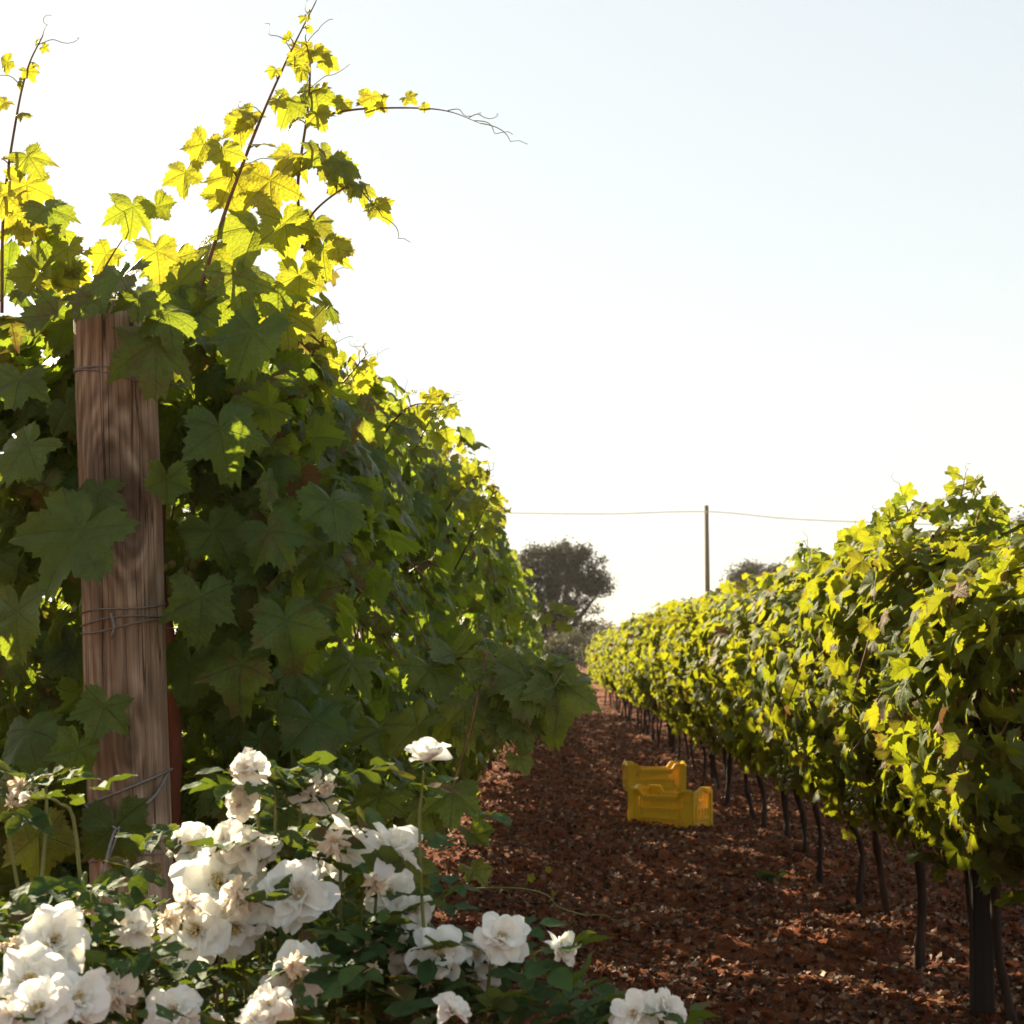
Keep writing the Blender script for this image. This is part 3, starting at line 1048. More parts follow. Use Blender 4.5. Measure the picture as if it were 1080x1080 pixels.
shoot(v0, [la(338, 122, 3.52), la(380, 115, 3.48), la(440, 114, 3.44), (la(475, 118, 3.42)), la(506, 130, 3.41)], .0028, 0, rng=rng, tipr=.0006, leaf_list=[
    pl(392, 102, 3.45, 34, 5, .95), pl(398, 106, 3.47, 26, 40, .9), pl(430, 103, 3.43, 24, 40, .9), pl(447, 112, 3.43, 14, 60, .8), pl(362, 108, 3.5, 26, -10, .7)], tendrils=4)
shoot(v0, [la(318, 262, 3.52), la(330, 225, 3.5), la(368, 196, 3.47), la(384, 205, 3.46), la(402, 228, 3.45)], .003, 3, (.03, .018), (.6, .8), rng, .3, [
    pl(362, 172, 3.46, 44, 40, .3, .6, .4), pl(380, 196, 3.46, 36, 25, .4, .5), pl(398, 218, 3.45, 36, 30, .85), pl(340, 262, 3.5, 58, 5, .6, .2), pl(356, 262, 3.48, 34, 60, .7),
    pl(332, 235, 3.52, 50, -10, .4), pl(316, 290, 3.5, 60, 15, .6), pl(302, 330, 3.55, 70, 10, .65), pl(292, 300, 3.5, 80, -10, .2, .2, .5)], tendrils=2)
shoot(v0, [la(100, 310, 3.45), la(112, 280, 3.43), la(135, 243, 3.4)], .0028, 0, rng=rng, leaf_list=[
    pl(140, 218, 3.4, 62, 5, .3, .3, .4), pl(166, 218, 3.42, 40, 30, .35, .5), pl(112, 268, 3.45, 44, -30, .8), pl(165, 265, 3.45, 60, 0, .7), pl(78, 285, 3.45, 46, 0, .8, .4)], tendrils=1)
shoot(v0, [la(2, 330, 3.42), la(4, 220, 3.4), la(18, 120, 3.38), la(30, 70, 3.37), la(45, 38, 3.36)], .0036, 5, (.03, .012), (.7, .9), rng, .3, [
    pl(30, 165, 3.36, 50, 45, .4, .4, .5), pl(28, 195, 3.4, 64, 15, .95), pl(5, 205, 3.4, 56, -20, .9), pl(50, 220, 3.36, 62, 30, .12, .3, .5), pl(25, 230, 3.42, 56, 5, .9),
    pl(30, 75, 3.37, 24, 35, .85), pl(8, 66, 3.37, 26, -60, .8), pl(46, 50, 3.36, 14, 50, .8), pl(5, 108, 3.38, 24, -45, .85), pl(40, 290, 3.4, 60, 10, .4), pl(55, 300, 3.42, 50, 20, .8),
    pl(72, 262, 3.42, 44, 0, .6)], tendrils=4)
# short shoots along the left row's crest
v1, v2, v3, v4 = lvines[1:5]
for vv, pts in ((v1, [(330, 440, 4.9), (365, 400, 4.85), (388, 372, 4.8)]), (v1, [(395, 470, 5.0), (430, 430, 4.95), (468, 426, 4.9)]), (v2, [(430, 490, 5.9), (450, 450, 5.8), (466, 425, 5.75)]),
                (v3, [(470, 540, 6.8), (490, 512, 6.7), (520, 495, 6.6)]), (v3, [(480, 600, 6.9), (505, 550, 6.7), (522, 515, 6.6)]), (v0, [(305, 420, 3.9), (325, 385, 3.85), (338, 350, 3.8)])):
    lo = loc_at(vv)
    shoot(vv, [lo(*p) for p in pts], .004, 9, (.07, .03), (.3, .75), rng, .1, tendrils=2)

rng = np.random.default_rng(23)
for i in range(0, 12):
    vv = lvines[i]
    d = left_d[i]
    sc_ = vv.scale
    for q in range(5 if i < 6 else 4):
        x0 = rng.uniform(-.2, .30)
        y0 = rng.uniform(-.4, .4)
        zt = LTOP(d) / sc_.z
        top = zt + rng.uniform(.04, .24) * (1 if x0 > -.05 or i > 5 else .6) - (.15 if x0 > .15 else 0)
        b0 = Vector((x0, y0, top - .34))
        shoot(vv, [b0, b0 + Vector((rng.uniform(.0, .08), rng.uniform(-.08, .08), .18)), b0 + Vector((rng.uniform(.02, .18), rng.uniform(-.12, .12), .34))], .0035, 9, (.066, .030), (.45, .9), rng, .15,
              tendrils=1 if i < 4 else 0, lods=G0 if i < 3 else G1)
# branches sprawling into the path
lo = loc_at(v0)
shoot(v0, [lo(430, 720, 4.0), lo(500, 690, 3.85), lo(560, 705, 3.75), lo(598, 712, 3.7)], .0045, 3, (.05, .03), (.1, .3), rng, .2, [
    pl(590, 722, 3.72, 92, 4, .34, .1, .8), pl(556, 716, 3.70, 88, -14, .30, 0, .9), pl(525, 700, 3.74, 84, 8, .25, .1, .8), pl(575, 745, 3.76, 70, 12, .30, .2, .6), pl(528, 745, 3.72, 76, -8, .28, 0, .8),
    pl(572, 706, 3.72, 73, 8, 0.22, .3, 0.99), pl(540, 712, 3.74, 67, -22, 0.18, -.1, 1.07), pl(594, 705, 3.7, 35, 30, 0.27, .5, 0.91), pl(520, 735, 3.76, 56, -10, 0.20, 0, 0.91), pl(560, 730, 3.8, 56, 5, 0.24, 0, 0.99)], tendrils=5)
shoot(v0, [lo(470, 880, 3.7), lo(478, 830, 3.68), lo(496, 770, 3.68), lo(510, 705, 3.72), lo(514, 685, 3.74)], .004, 3, (.04, .02), (.1, .5), rng, .4, [
    pl(490, 745, 3.72, 89, -5, 0.40, 0, 0.83), pl(440, 765, 3.74, 80, -25, 0.32, -.2, 1.07), pl(545, 760, 3.7, 60, 25, 0.24, .4, 0.99), pl(548, 800, 3.68, 35, 20, 0.37, .4, 0.75), pl(545, 765, 3.75, 48, -5, 0.22, .8, 0.91),
    pl(478, 835, 3.66, 73, -10, 0.22, .1, 1.07), pl(452, 850, 3.7, 64, 10, 0.24, 0, 0.99), pl(430, 905, 3.66, 67, 5, 0.28, 0, 0.91), pl(500, 918, 3.66, 41, 20, 0.50, 0, 0.83), pl(400, 840, 3.75, 72, -10, 0.20, 0, 0.83),
    pl(400, 770, 3.8, 76, 5, 0.18, 0, 1.07), pl(455, 705, 3.85, 72, 10, 0.17, 0, 0.99), pl(480, 690, 3.9, 67, 20, 0.22, 0, 0.99), pl(370, 700, 3.8, 72, -10, 0.16, 0, 0.75), pl(440, 930, 3.66, 48, 15, 0.42, 0, 0.83), pl(500, 880, 3.7, 40, 30, 0.22, 0, 0.75)], tendrils=4, mat=M_CANE)
lo = loc_at(v1)
shoot(v1, [lo(400, 945, 4.25), lo(490, 938, 4.2), lo(545, 937, 4.15), lo(576, 944, 4.12), lo(590, 957, 4.1), lo(620, 966, 4.1)], .0032, 0, rng=rng, mat=M_GREENSTEM, tendrils=2, leaf_list=[
    (lo(560, 925, 4.14), .014, (.2, 0, -1), (.2, -1, .3), .8, .3), (lo(578, 918, 4.12), .010, (.3, 0, .6), (.2, -1, .3), .8, .2), (lo(584, 942, 4.1), .008, (0, 0, -1), (.3, -1, .2), .5, .2)])
lo = loc_at(v4)
shoot(v4, [lo(530, 650, 8.4), lo(570, 645, 8.2), lo(608, 655, 8.0)], .004, 10, (.06, .04), (.15, .5), rng, .1, tendrils=1, lods=G1)
bn = grape_bunch(np.random.default_rng(3), .12, 50).build('grape_bunch', [M_GRAPE, M_GREENSTEM], v0)
bn.location = la(195, 590, 3.62)

# trellis wires of the left row, tied to the post
for nm, py, lb in (('trellis_wire', 395, 'upper trellis wire running from the thick wooden post into the left vine row'),
                   ('trellis_wire', 662, 'lower trellis wire running from the thick wooden post into the left vine row')):
    z = at(122, py, 3.42).z
    p0 = PB + post_dir * (z / post_dir.z)
    P = [(p0.x + PR + .005, p0.y, z)] + [(xc_left(d) + .12, d, z + .01 * math.sin(d)) for d in np.arange(4.4, 25, .8)]
    g = Geo()
    tube(g, smooth_path(P, 70), .0016, 5)
    tag(g.build(nm, M_WIRE), lb, 'wire')

# --- right row
right_d = [4.62, 5.32, 5.78, 6.50, 7.22, 8.02, 8.85]
while right_d[-1] < 44:
    right_d.append(right_d[-1] + .84)
RTOP = lambda d: float(np.interp(d, [4.3, 5.3, 5.9, 7, 12, 20, 44], [1.36, 1.52, 1.52, 1.50, 1.56, 1.66, 1.62]))
rv = []
rprotos = []
nth = 0
for i, d in enumerate(right_d):
    rng = np.random.default_rng(300 + i)
    x = xc_right(d)
    if i < 8 or i in (9, 12, 15):
        root = empty('grapevine', (x, d, 0))
        lean = (rng.uniform(-.02, .10), rng.uniform(-.10, .10))
        ln_ = 1550 if i < 8 else 950
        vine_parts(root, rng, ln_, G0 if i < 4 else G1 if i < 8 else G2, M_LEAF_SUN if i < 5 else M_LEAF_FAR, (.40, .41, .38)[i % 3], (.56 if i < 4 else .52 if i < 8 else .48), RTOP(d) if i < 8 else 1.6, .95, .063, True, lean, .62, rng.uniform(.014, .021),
                   ncane=6, bunch=2 if i < 8 else 0, yellow=.09, brown=.09)
        if i >= 8:
            rprotos.append(root)
        elif i < 13:
            rprotos.append(root)
    else:
        root = copy_tree(rprotos[(i * 2 + i // 5) % len(rprotos)] if i > 16 else rprotos[i % 3])
        root.location = (x, d, 0)
        root.rotation_euler = (0, 0, math.pi if rng.random() < .5 else 0)
    if i >= 8:
        root.scale = (rng.uniform(.9, 1.15), 1, RTOP(d) / 1.6 * rng.uniform(.94, 1.06))
    if i == 0:
        tag(root, 'grapevine at the right edge in front of the dark square post, trunk out of view', 'grapevine', RG)
    elif i == 1:
        tag(root, 'grapevine whose slim trunk stands touching the dark post in the right row', 'grapevine', RG)
    elif i < 14:
        tag(root, '%s grapevine beyond the dark post in the right row, counting trunks into the distance' % ORD[i - 2], 'grapevine', RG)
    else:
        tag(root, 'one of the distant grapevines in the right row beyond the yellow crates', 'grapevine', RG)
    rv.append(root)
# shoots poking out of the right row's crest
rng = np.random.default_rng(17)
for vi, pts, lf in ((1, [(1000, 560, 5.3), (1012, 530, 5.28), (1018, 502, 5.25)], 9), (1, [(950, 590, 5.25), (940, 560, 5.2), (932, 540, 5.15)], 8), (1, [(1040, 570, 5.3), (1046, 548, 5.28), (1052, 528, 5.25)], 7),
                    (2, [(960, 560, 5.7), (958, 540, 5.65), (952, 522, 5.6)], 7), (3, [(900, 600, 6.4), (896, 580, 6.35), (900, 566, 6.3)], 7), (4, [(850, 600, 7.2), (848, 588, 7.1), (852, 576, 7.1)], 7),
                    (0, [(1060, 620, 4.6), (1075, 600, 4.55), (1082, 570, 4.5)], 7)):
    lo = loc_at(rv[vi])
    shoot(rv[vi], [lo(*p) for p in pts], .004, lf, (.062, .035), (.15, .45), rng, .05, tendrils=1, lods=G1)

# dark post in the right row
dp = at(1036, 1058, 5.42)
root = empty('row_post', (dp.x, dp.y, 0))
tag(root, 'dark squared wooden post under the right vine row, thicker than the trunks beside it', 'post')
g = Geo()
pw = .064
V, U = [], []
for i in range(16):
    h = -.2 + 1.65 * i / 15
    for (cx, cy) in ((-.5, -.42), (-.42, -.5), (.42, -.5), (.5, -.42), (.5, .42), (.42, .5), (-.42, .5), (-.5, .42)):
        q = 1 + .02 * math.sin(h * 7 + cx * 9)
        V.append((cx * pw * q + .004 * math.sin(h * 3), cy * pw * q, h))
        U.append((cx, h))
L, T = [], []
for i in range(15):
    for j in range(8):
        k = (j + 1) % 8
        L += [i * 8 + j, i * 8 + k, (i + 1) * 8 + k, (i + 1) * 8 + j]
        T.append(4)
L += [15 * 8 + j for j in range(8)]
T.append(8)
g.add(V, L, T, U)
g.build('shaft', M_DARKPOST, root, smooth=False)


# ------------------------------------------------------------------ crates
def crate_panel(L_, H, dip, slots, thick=.007, arch=False, taper=.012):
    """one moulded wall, standing in the local x-z plane, with raised corners, slots and ribs"""
    nu, nz = 46, 20
    us = np.linspace(-L_ / 2, L_ / 2, nu + 1)

    def top(u):
        a = abs(u) / (L_ / 2)
        t = np.clip((a - .52) / .16, 0, 1)
        b = H - dip + dip * t * t * (3 - 2 * t)
        if arch:
            b = H - dip * .35 + dip * .0 + .5 * dip * math.exp(-(u / (L_ * .2)) ** 2) * 1.2
        return b
    V, idx = [], {}
    L, T = [], []

    def vid(i, j):
        if (i, j) not in idx:
            idx[(i, j)] = len(V)
            V.append((us[i], 0, top(us[i]) * j / nz))
        return idx[(i, j)]
    for i in range(nu):
        for j in range(nz):
            uu = (us[i] + us[i + 1]) / 2 / (L_ / 2)
            zz = (j + .5) / nz
            if any(a <= uu <= b and c <= zz <= d_ and (int(i) % p) for a, b, c, d_, p in slots):
                continue
            L += [vid(i, j), vid(i + 1, j), vid(i + 1, j + 1), vid(i, j + 1)]
            T.append(4)
    return V, L, T, us, top


def make_crate(label, loc, rz, scale=1.0):
    root = empty('plastic_crate', loc, rz)
    tag(root, label, 'crate', 'yellow harvest crates on the path')
    Lx, Wy, H, dip = .46 * scale, .285 * scale, .25 * scale, .042 * scale
    for kind, sgn in (('long', -1), ('long', 1), ('end', -1), ('end', 1)):
        ll = Lx if kind == 'long' else Wy
        slots = [(-.76, -.40, .56, .80, 2), (.40, .76, .56, .80, 2), (-.34, .34, .58, .74, 2), (-.8, .8, .08, .18, 3)] if kind == 'long' else [(-.30, .30, .70, .82, 99), (-.7, -.42, .45, .82, 2), (.42, .7, .45, .82, 2), (-.7, .7, .14, .20, 3)]
        V, L, T, us, top = crate_panel(ll, H, dip, slots, arch=(kind == 'end'))
        g = Geo()
        g.add(V, L, T)
        # rim lip along the top edge, ribs, corner posts
        P = [(u, 0, top(u)) for u in us]
        for (y0, y1, z0, z1) in ((-.013, .004, -.016, .002),):
            VV, LL, TT = [], [], []
            for u, _, t in P:
                VV += [(u, y0, t + z0), (u, y1, t + z0), (u, y1, t + z1), (u, y0, t + z1)]
            for i in range(len(P) - 1):
                for j in range(4):
                    k = (j + 1) % 4
                    LL += [i * 4 + j, i * 4 + k, (i + 1) * 4 + k, (i + 1) * 4 + j]
                    TT.append(4)
            LL += [0, 1, 2, 3] + [(len(P) - 1) * 4 + j for j in (3, 2, 1, 0)]
            TT += [4, 4]
            g.add(VV, LL, TT)
        for zf in (.26, .50):
            box(g, (0, -.007, H * zf), (ll * .62, .007, .008))
        for uf in (-.62, -.31, .0, .31, .62):
            box(g, (uf * ll / 2, -.0055, H * .38), (.006, .004, H * .235))
        for sg in (-1, 1):
            box(g, (sg * ll * .455, -.006, H * .47), (ll * .07, .010, H * .93))
        o = g.build('long_side' if kind == 'long' else 'end_panel', M_CRATE, root, smooth=False)
        md = o.modifiers.new('wall', 'SOLIDIFY')
        md.thickness = .005
        md.offset = 0
        if kind == 'long':
            o.location = (0, sgn * Wy / 2, 0)
            o.rotation_euler = (0, 0, 0 if sgn < 0 else math.pi)
        else:
            o.location = (sgn * Lx / 2, 0, 0)
            o.rotation_euler = (0, 0, -math.pi / 2 if sgn < 0 else math.pi / 2)
    g = Geo()
    for i in range(9):
        box(g, (-Lx / 2 + .02 + (Lx - .04) * i / 8, 0, .014), (.018, Wy - .014, .006))
    for i in range(6):
        box(g, (0, -Wy / 2 + .02 + (Wy - .04) * i / 5, .020), (Lx - .014, .014, .006))
    g.build('base', M_CRATE, root, smooth=False)
    return root


c1 = at(707, 862, 11.45)
make_crate('nearer yellow plastic crate, turned so its right end panel shows, overlapping the crate behind', (c1.x, 11.45, float(ground_z(c1.x, 11.45)) + .012), RAD(-31))
c2 = at(690, 836, 14.0)
make_crate('farther yellow plastic crate, seen square-on and partly hidden by the crate before it', (c2.x, 14.0, float(ground_z(c2.x, 14.0)) + .012), RAD(4))


# ------------------------------------------------------------------ roses
def petal(rng, ln, wd, curl, cup, notch, n=6):
    V, U = [], []
    ru = rng.uniform(0, 6.28)
    rf = rng.uniform(.05, .17)
    tws = rng.normal(0, .22)
    pin = rng.uniform(.25, .6)
    for i in range(n):
        t = i / (n - 1)
        w_ = wd * (.22 + .78 * math.sin(math.pi * min(.62, t * .62) / .62 * .5) ** .8) * (1 - pin * max(0, t - .72) / .28)
        for j in range(5):
            s_ = (j - 2) / 2
            x = s_ * w_
            y = ln * (t - (notch if j == 2 and i == n - 1 else 0) - .10 * s_ * s_ * t)
            z = cup * ln * s_ * s_ * (1 - .5 * t) * .6 + curl * ln * t * t + rf * ln * math.sin(5 * s_ + ru + 3 * t) * t * t + tws * ln * s_ * t
            V.append((x, y, z))
            U.append((s_, t))
    L, T = [], []
    for i in range(n - 1):
        for j in range(4):
            a = i * 5 + j
            L += [a, a + 1, a + 6, a + 5]
            T.append(4)
    return np.array(V), L, T, np.array(U)


def bloom_geo(rng, R, kind):
    """petals round the z axis; z is where the flower looks"""
    g = Geo()
    if kind == 'fresh':
        whorls = [(6, 1.0, 6, .04), (6, .92, 20, .06), (5, .76, 36, .0), (5, .56, 54, -.08), (3, .36, 70, -.15)]
    elif kind == 'open':
        whorls = [(6, 1.0, -6, .0), (6, .90, 10, .06), (4, .68, 30, .05), (3, .42, 55, .0)]
    elif kind == 'side':
        whorls = [(6, 1.0, 34, -.22), (6, .95, 50, -.15), (5, .85, 64, -.1), (5, .6, 74, -.1)]
    elif kind == 'old':
        whorls = [(5, 1.0, -38, -.35), (5, .9, -8, -.25), (5, .75, 38, -.3), (5, .55, 64, -.35)]
    elif kind == 'bud':
        whorls = [(4, 1.0, 82, -.12), (3, .9, 86, -.1)]
    else:                                                           # wilted
        whorls = [(6, 1.0, -50, -.4), (6, .9, 10, -.6), (6, .8, 48, -.6), (5, .6, 72, -.6)]
    for (n, rl, el, cu) in whorls:
        off = rng.uniform(0, 6.28)
        for k in range(n):
            az = off + 2 * math.pi * k / n + rng.normal(0, .2)
            e = RAD(el + rng.normal(0, 13 if kind != 'wilted' else 24))
            V, L, T, U = petal(rng, R * rl * rng.uniform(.82, 1.12), R * rl * rng.uniform(.36, .54) * (1 if kind != 'wilted' else .55),
                               cu + rng.normal(0, .08), rng.uniform(.15, .5), rng.uniform(0, .09))
            ca, sa = math.cos(e), math.sin(e)
            y = V[:, 1] * ca - V[:, 2] * sa
            z = V[:, 1] * sa + V[:, 2] * ca
            y = y + R * .06
            x = V[:, 0]
            W = np.stack([x * math.cos(az) - y * math.sin(az), x * math.sin(az) + y * math.cos(az), z + R * .02 * el / 30], 1)
            if kind in ('wilted', 'old'):
                W += rng.normal(0, R * (.035 if kind == 'wilted' else .018), W.shape)
            tint = np.zeros((len(W), 3))
            tint[:, 0] = rng.random()
            base = {'fresh': .0, 'open': .0, 'side': .0, 'old': .18, 'bud': .1, 'wilted': .8}[kind]
            tint[:, 1] = np.clip(base + .32 * (1 - U[:, 1]) ** 3 + rng.normal(0, .04), 0, 1)
            tint[:, 2] = {'old': .26, 'wilted': .95}.get(kind, .0) * rng.uniform(.5, 1.1) * (.4 + .6 * U[:, 1])
            g.add(W, L, T, U, tint)
    return g


def stamen_geo(rng, R):
    g = Geo()
    for _ in range(26):
        a = rng.uniform(0, 6.28)
        q = R * .2 * math.sqrt(rng.random())
        p = Vector((q * math.cos(a), q * math.sin(a), R * rng.uniform(.22, .34)))
        tube(g, [(q * .3 * math.cos(a), q * .3 * math.sin(a), R * .02), p], R * .012, 4)
        box(g, p, (R * .04, R * .04, R * .04))
    return g


def calyx_geo(rng, R):
    g = Geo()
    tube(g, [(0, 0, -R * .34), (0, 0, -R * .22), (0, 0, -R * .06), (0, 0, R * .02)], [R * .05, R * .13, R * .15, R * .08], 8)
    n = 5
    az = rng.uniform(0, 6.28) + np.arange(n) * 1.2566
    tp = np.stack([np.cos(az), np.sin(az), np.full(n, -.35)], 1)
    nr = np.stack([np.cos(az) * .3, np.sin(az) * .3, np.ones(n)], 1)
    scatter(g, OV, np.tile([[0, 0, -R * .05]], (n, 1)), tp, nr, np.full(n, R * .55), np.tile([[.5, .2, 0]], (n, 1)), rng)
    return g


# (px, py, radius px, depth, kind, facing) of every bloom
BUSH_L = [(57, 992, 40, 1.86, 'fresh', (.3, -1, .45)), (30, 1034, 42, 1.80, 'open', (-.1, -1, .8)), (84, 1052, 36, 1.78, 'fresh', (.5, -.8, .6)), (40, 1062, 36, 1.74, 'open', (.1, -1, .6)),
          (10, 996, 17, 1.9, 'wilted', (-.3, -.6, .6)), (29, 841, 11, 2.0, 'bud', (-.9, -.3, .2)), (12, 846, 12, 2.08, 'wilted', (-.5, -.5, -.6)), (22, 828, 13, 2.1, 'wilted', (.4, -.6, .6)),
          (92, 958, 16, 2.0, 'wilted', (.3, -.5, -.8)), (8, 1072, 24, 1.72, 'old', (-.3, -1, .3))]
BUSH_M = [(143, 986, 25, 1.95, 'old', (.2, -1, -.5)), (176, 968, 14, 2.0, 'wilted', (-.2, -.6, .5)), (199, 952, 17, 1.97, 'wilted', (.3, -.7, .5)), (124, 1056, 26, 1.84, 'old', (0, -.8, -.7)),
          (183, 1066, 36, 1.84, 'fresh', (.2, -.9, .9)), (202, 894, 27, 2.18, 'fresh', (-.1, -1, .15)), (230, 930, 48, 2.10, 'open', (-.15, -1, .35)), (234, 884, 26, 2.10, 'old', (-.3, -.9, .4)),
          (262, 896, 30, 2.06, 'old', (.2, -1, .1)), (286, 894, 18, 2.08, 'old', (.8, -.7, .1)), (250, 942, 24, 2.0, 'wilted', (-.3, -.9, .6)), (313, 942, 40, 2.02, 'fresh', (.1, -1, .3)),
          (205, 980, 40, 2.0, 'open', (-.2, -1, .3)), (247, 980, 38, 2.02, 'open', (.1, -1, -.3)), (228, 1004, 22, 2.08, 'old', (.1, -1, -.5)), (257, 810, 25, 2.06, 'old', (-.4, -.8, .2)),
          (252, 850, 24, 2.08, 'old', (-.2, -1, -.4)), (326, 840, 28, 2.10, 'old', (-.5, -1, 0)), (345, 828, 12, 2.08, 'wilted', (.7, -.7, .1)), (362, 890, 34, 2.12, 'open', (.3, -.9, .5)),
          (352, 886, 18, 2.03, 'wilted', (0, -.9, .4)), (332, 900, 28, 2.18, 'open', (-.4, -1, .2)), (414, 893, 33, 2.04, 'side', (.35, -.45, .75)), (450, 798, 27, 2.02, 'side', (.15, -.25, 1)),
          (311, 1036, 42, 1.92, 'open', (.25, -1, -.25)), (308, 1018, 15, 1.85, 'wilted', (0, -1, .3)), (282, 1060, 26, 1.82, 'old', (-.3, -.9, .2)), (268, 1074, 22, 1.8, 'old', (.2, -.9, .5)),
          (412, 942, 30, 2.14, 'fresh', (.6, -.9, .3)), (396, 932, 16, 2.05, 'wilted', (.3, -.7, .3)), (438, 960, 22, 2.1, 'open', (.15, -1, .3)), (400, 990, 26, 2.12, 'side', (-.1, -.8, .5)),
          (425, 1002, 24, 2.08, 'old', (-.2, -1, .3)), (428, 1022, 20, 2.1, 'open', (.2, -1, -.3)), (463, 1004, 32, 2.04, 'fresh', (.15, -1, .25)), (503, 1006, 26, 2.1, 'open', (-.3, -1, .2)),
          (512, 1024, 22, 2.12, 'side', (.2, -.8, -.4)), (530, 988, 30, 2.0, 'fresh', (.3, -1, .25)), (592, 1000, 21, 1.98, 'side', (.85, -.7, .35)), (478, 1064, 20, 1.9, 'side', (.4, -.4, .7)),
          (394, 1021, 9, 2.0, 'wilted', (.2, -.6, .6)), (372, 1024, 8, 2.0, 'wilted', (0, -.9, .3)), (452, 1034, 14, 2.06, 'wilted', (.1, -.7, -.8)), (225, 1076, 14, 1.85, 'bud', (.5, -.4, .7))]
BUSH_R = [(668, 1068, 25, 1.95, 'open', (-.1, -1, .5)), (702, 1064, 22, 1.96, 'side', (.5, -.8, .5))]
KIND_LABEL = {'wilted': 'brown wilted bloom', 'old': 'cream fading bloom with drooping petals', 'bud': 'small half-closed white bud', 'side': 'white bloom seen from the side'}


def rose_bush(label, base, blooms, seed, fol):
    rng = np.random.default_rng(seed)
    root = empty('rose_bush', base)
    tag(root, label, 'rose bush', 'white rose bushes in front of the vines')
    B = Vector(base)
    sp, st_, sn, ss, stn = [], [], [], [], []
    for k, (px, py, rp, d, kind, f) in enumerate(blooms):
        p = at(px, py, d) - B
        R = rp / scale_at(d)
        f = Vector(f).normalized()
        q = Vector((0, 0, 1)).rotation_difference(f)
        bl = bloom_geo(rng, R, kind).build('rose_bloom', M_PETAL, root)
        bl.location = p - f * R * .25
        bl.rotation_mode = 'QUATERNION'
        bl.rotation_quaternion = q
        if kind in KIND_LABEL:
            bl['label'] = KIND_LABEL[kind]
        if kind in ('fresh', 'open'):
            stamen_geo(rng, R).build('stamens', M_STAMEN, bl)
        calyx_geo(rng, R).build('sepals', M_ROSELEAF, bl)
        # its stem, bending down to the crown of the bush
        e = bl.location - f * R * .3
        foot = Vector((rng.normal(0, .05), rng.normal(0, .05), 0))
        j1 = e - f * .05 + Vector((0, .01, -.05))
        j2 = j1.lerp(foot, .35) + Vector((rng.normal(0, .03), .05 + rng.normal(0, .02), -.04))
        pth = smooth_path([e, e - f * .03, j1, j2, j2.lerp(foot, .5) + Vector((0, .05, 0)), foot], 24)
        g = Geo()
        tube(g, pth, np.interp(np.linspace(0, 1, 24), [0, .1, .5, 1], [.0020, .0016, .0024, .006]), 6)
        g.build('stem', M_GREENSTEM, root)
        # compound leaves up the stem
        for t in (rng.uniform(.12, .6, 4) if py > 900 else rng.uniform(.10, .55, 5)):
            i = int(t * 23)
            az = rng.uniform(0, 6.28)
            dr = np.array([math.cos(az), math.sin(az), rng.uniform(-.1, .5)])
            compound(sp, st_, sn, ss, stn, pth[i], dr, rng, rng.uniform(.026, .040))
    # body foliage
    for (px, py, d, sx, sy, sd, n) in fol:
        for _ in range(n):
            p = at(px + rng.normal(0, sx), py + rng.normal(0, sy), d + rng.normal(0, sd)) - B
            az = rng.uniform(0, 6.28)
            compound(sp, st_, sn, ss, stn, np.array(p), np.array([math.cos(az), math.sin(az), rng.uniform(-.3, .5)]), rng, rng.uniform(.024, .040))
    g = Geo()
    n = len(sp)
    tint = leaf_tints(rng, n, .06, .02)
    scatter(g, OV, np.array(sp), np.array(st_), np.array(sn), np.array(ss), tint, rng)
    g.build('foliage', M_ROSELEAF, root)
    return root


def compound(sp, st_, sn, ss, stn, p, dr, rng, s):
    dr = dr / np.linalg.norm(dr)
    sd = np.cross(dr, [0, 0, 1])
    sd /= np.linalg.norm(sd) + 1e-6
    up = np.cross(sd, dr) + rng.normal(0, .25, 3)
    for (al, k, sz) in ((.4, -1, .8), (.4, 1, .8), (1.2, -1, 1.0), (1.2, 1, 1.0), (1.6, 0, 1.15)):
        sp.append(p + dr * al * s)
        st_.append(dr * (.45 if k else 1) + sd * k + rng.normal(0, .12, 3))
        sn.append(up + rng.normal(0, .2, 3))
        ss.append(s * sz * rng.uniform(.85, 1.1))


rose_bush('white rose bush at the bottom left corner with a tall budding stem', (at(40, 1000, 1.95).x, 1.98, 0), BUSH_L, 41,
          [(30, 1030, 2.02, 50, 45, .08, 46), (40, 950, 2.12, 45, 25, .07, 8), (120, 1040, 2.0, 40, 40, .06, 26)])
rose_bush('large white rose bush with fresh and fading blooms in front of the post', (at(300, 1000, 2.1).x, 2.15, 0), BUSH_M, 42,
          [(280, 1025, 2.27, 110, 38, .06, 84), (400, 1040, 2.12, 70, 35, .07, 60), (150, 1010, 2.2, 40, 40, .06, 22), (520, 1055, 2.1, 40, 18, .05, 22), (330, 910, 2.25, 70, 26, .06, 12), (160, 940, 2.3, 30, 20, .05, 6)])
rose_bush('low rose stems with two white blooms at the bottom edge on the path side', (at(640, 1080, 1.98).x, 2.0, 0), BUSH_R, 43,
          [(570, 1078, 2.0, 30, 10, .04, 12), (610, 1072, 2.0, 14, 14, .03, 6), (690, 1100, 1.98, 30, 12, .04, 8)])

# ------------------------------------------------------------------ litter and clods on the soil
rng = np.random.default_rng(77)
n = 95000
d = 2.7 * (46 / 2.7) ** rng.random(n)
x = rng.uniform(-1.0, 3.3, n)
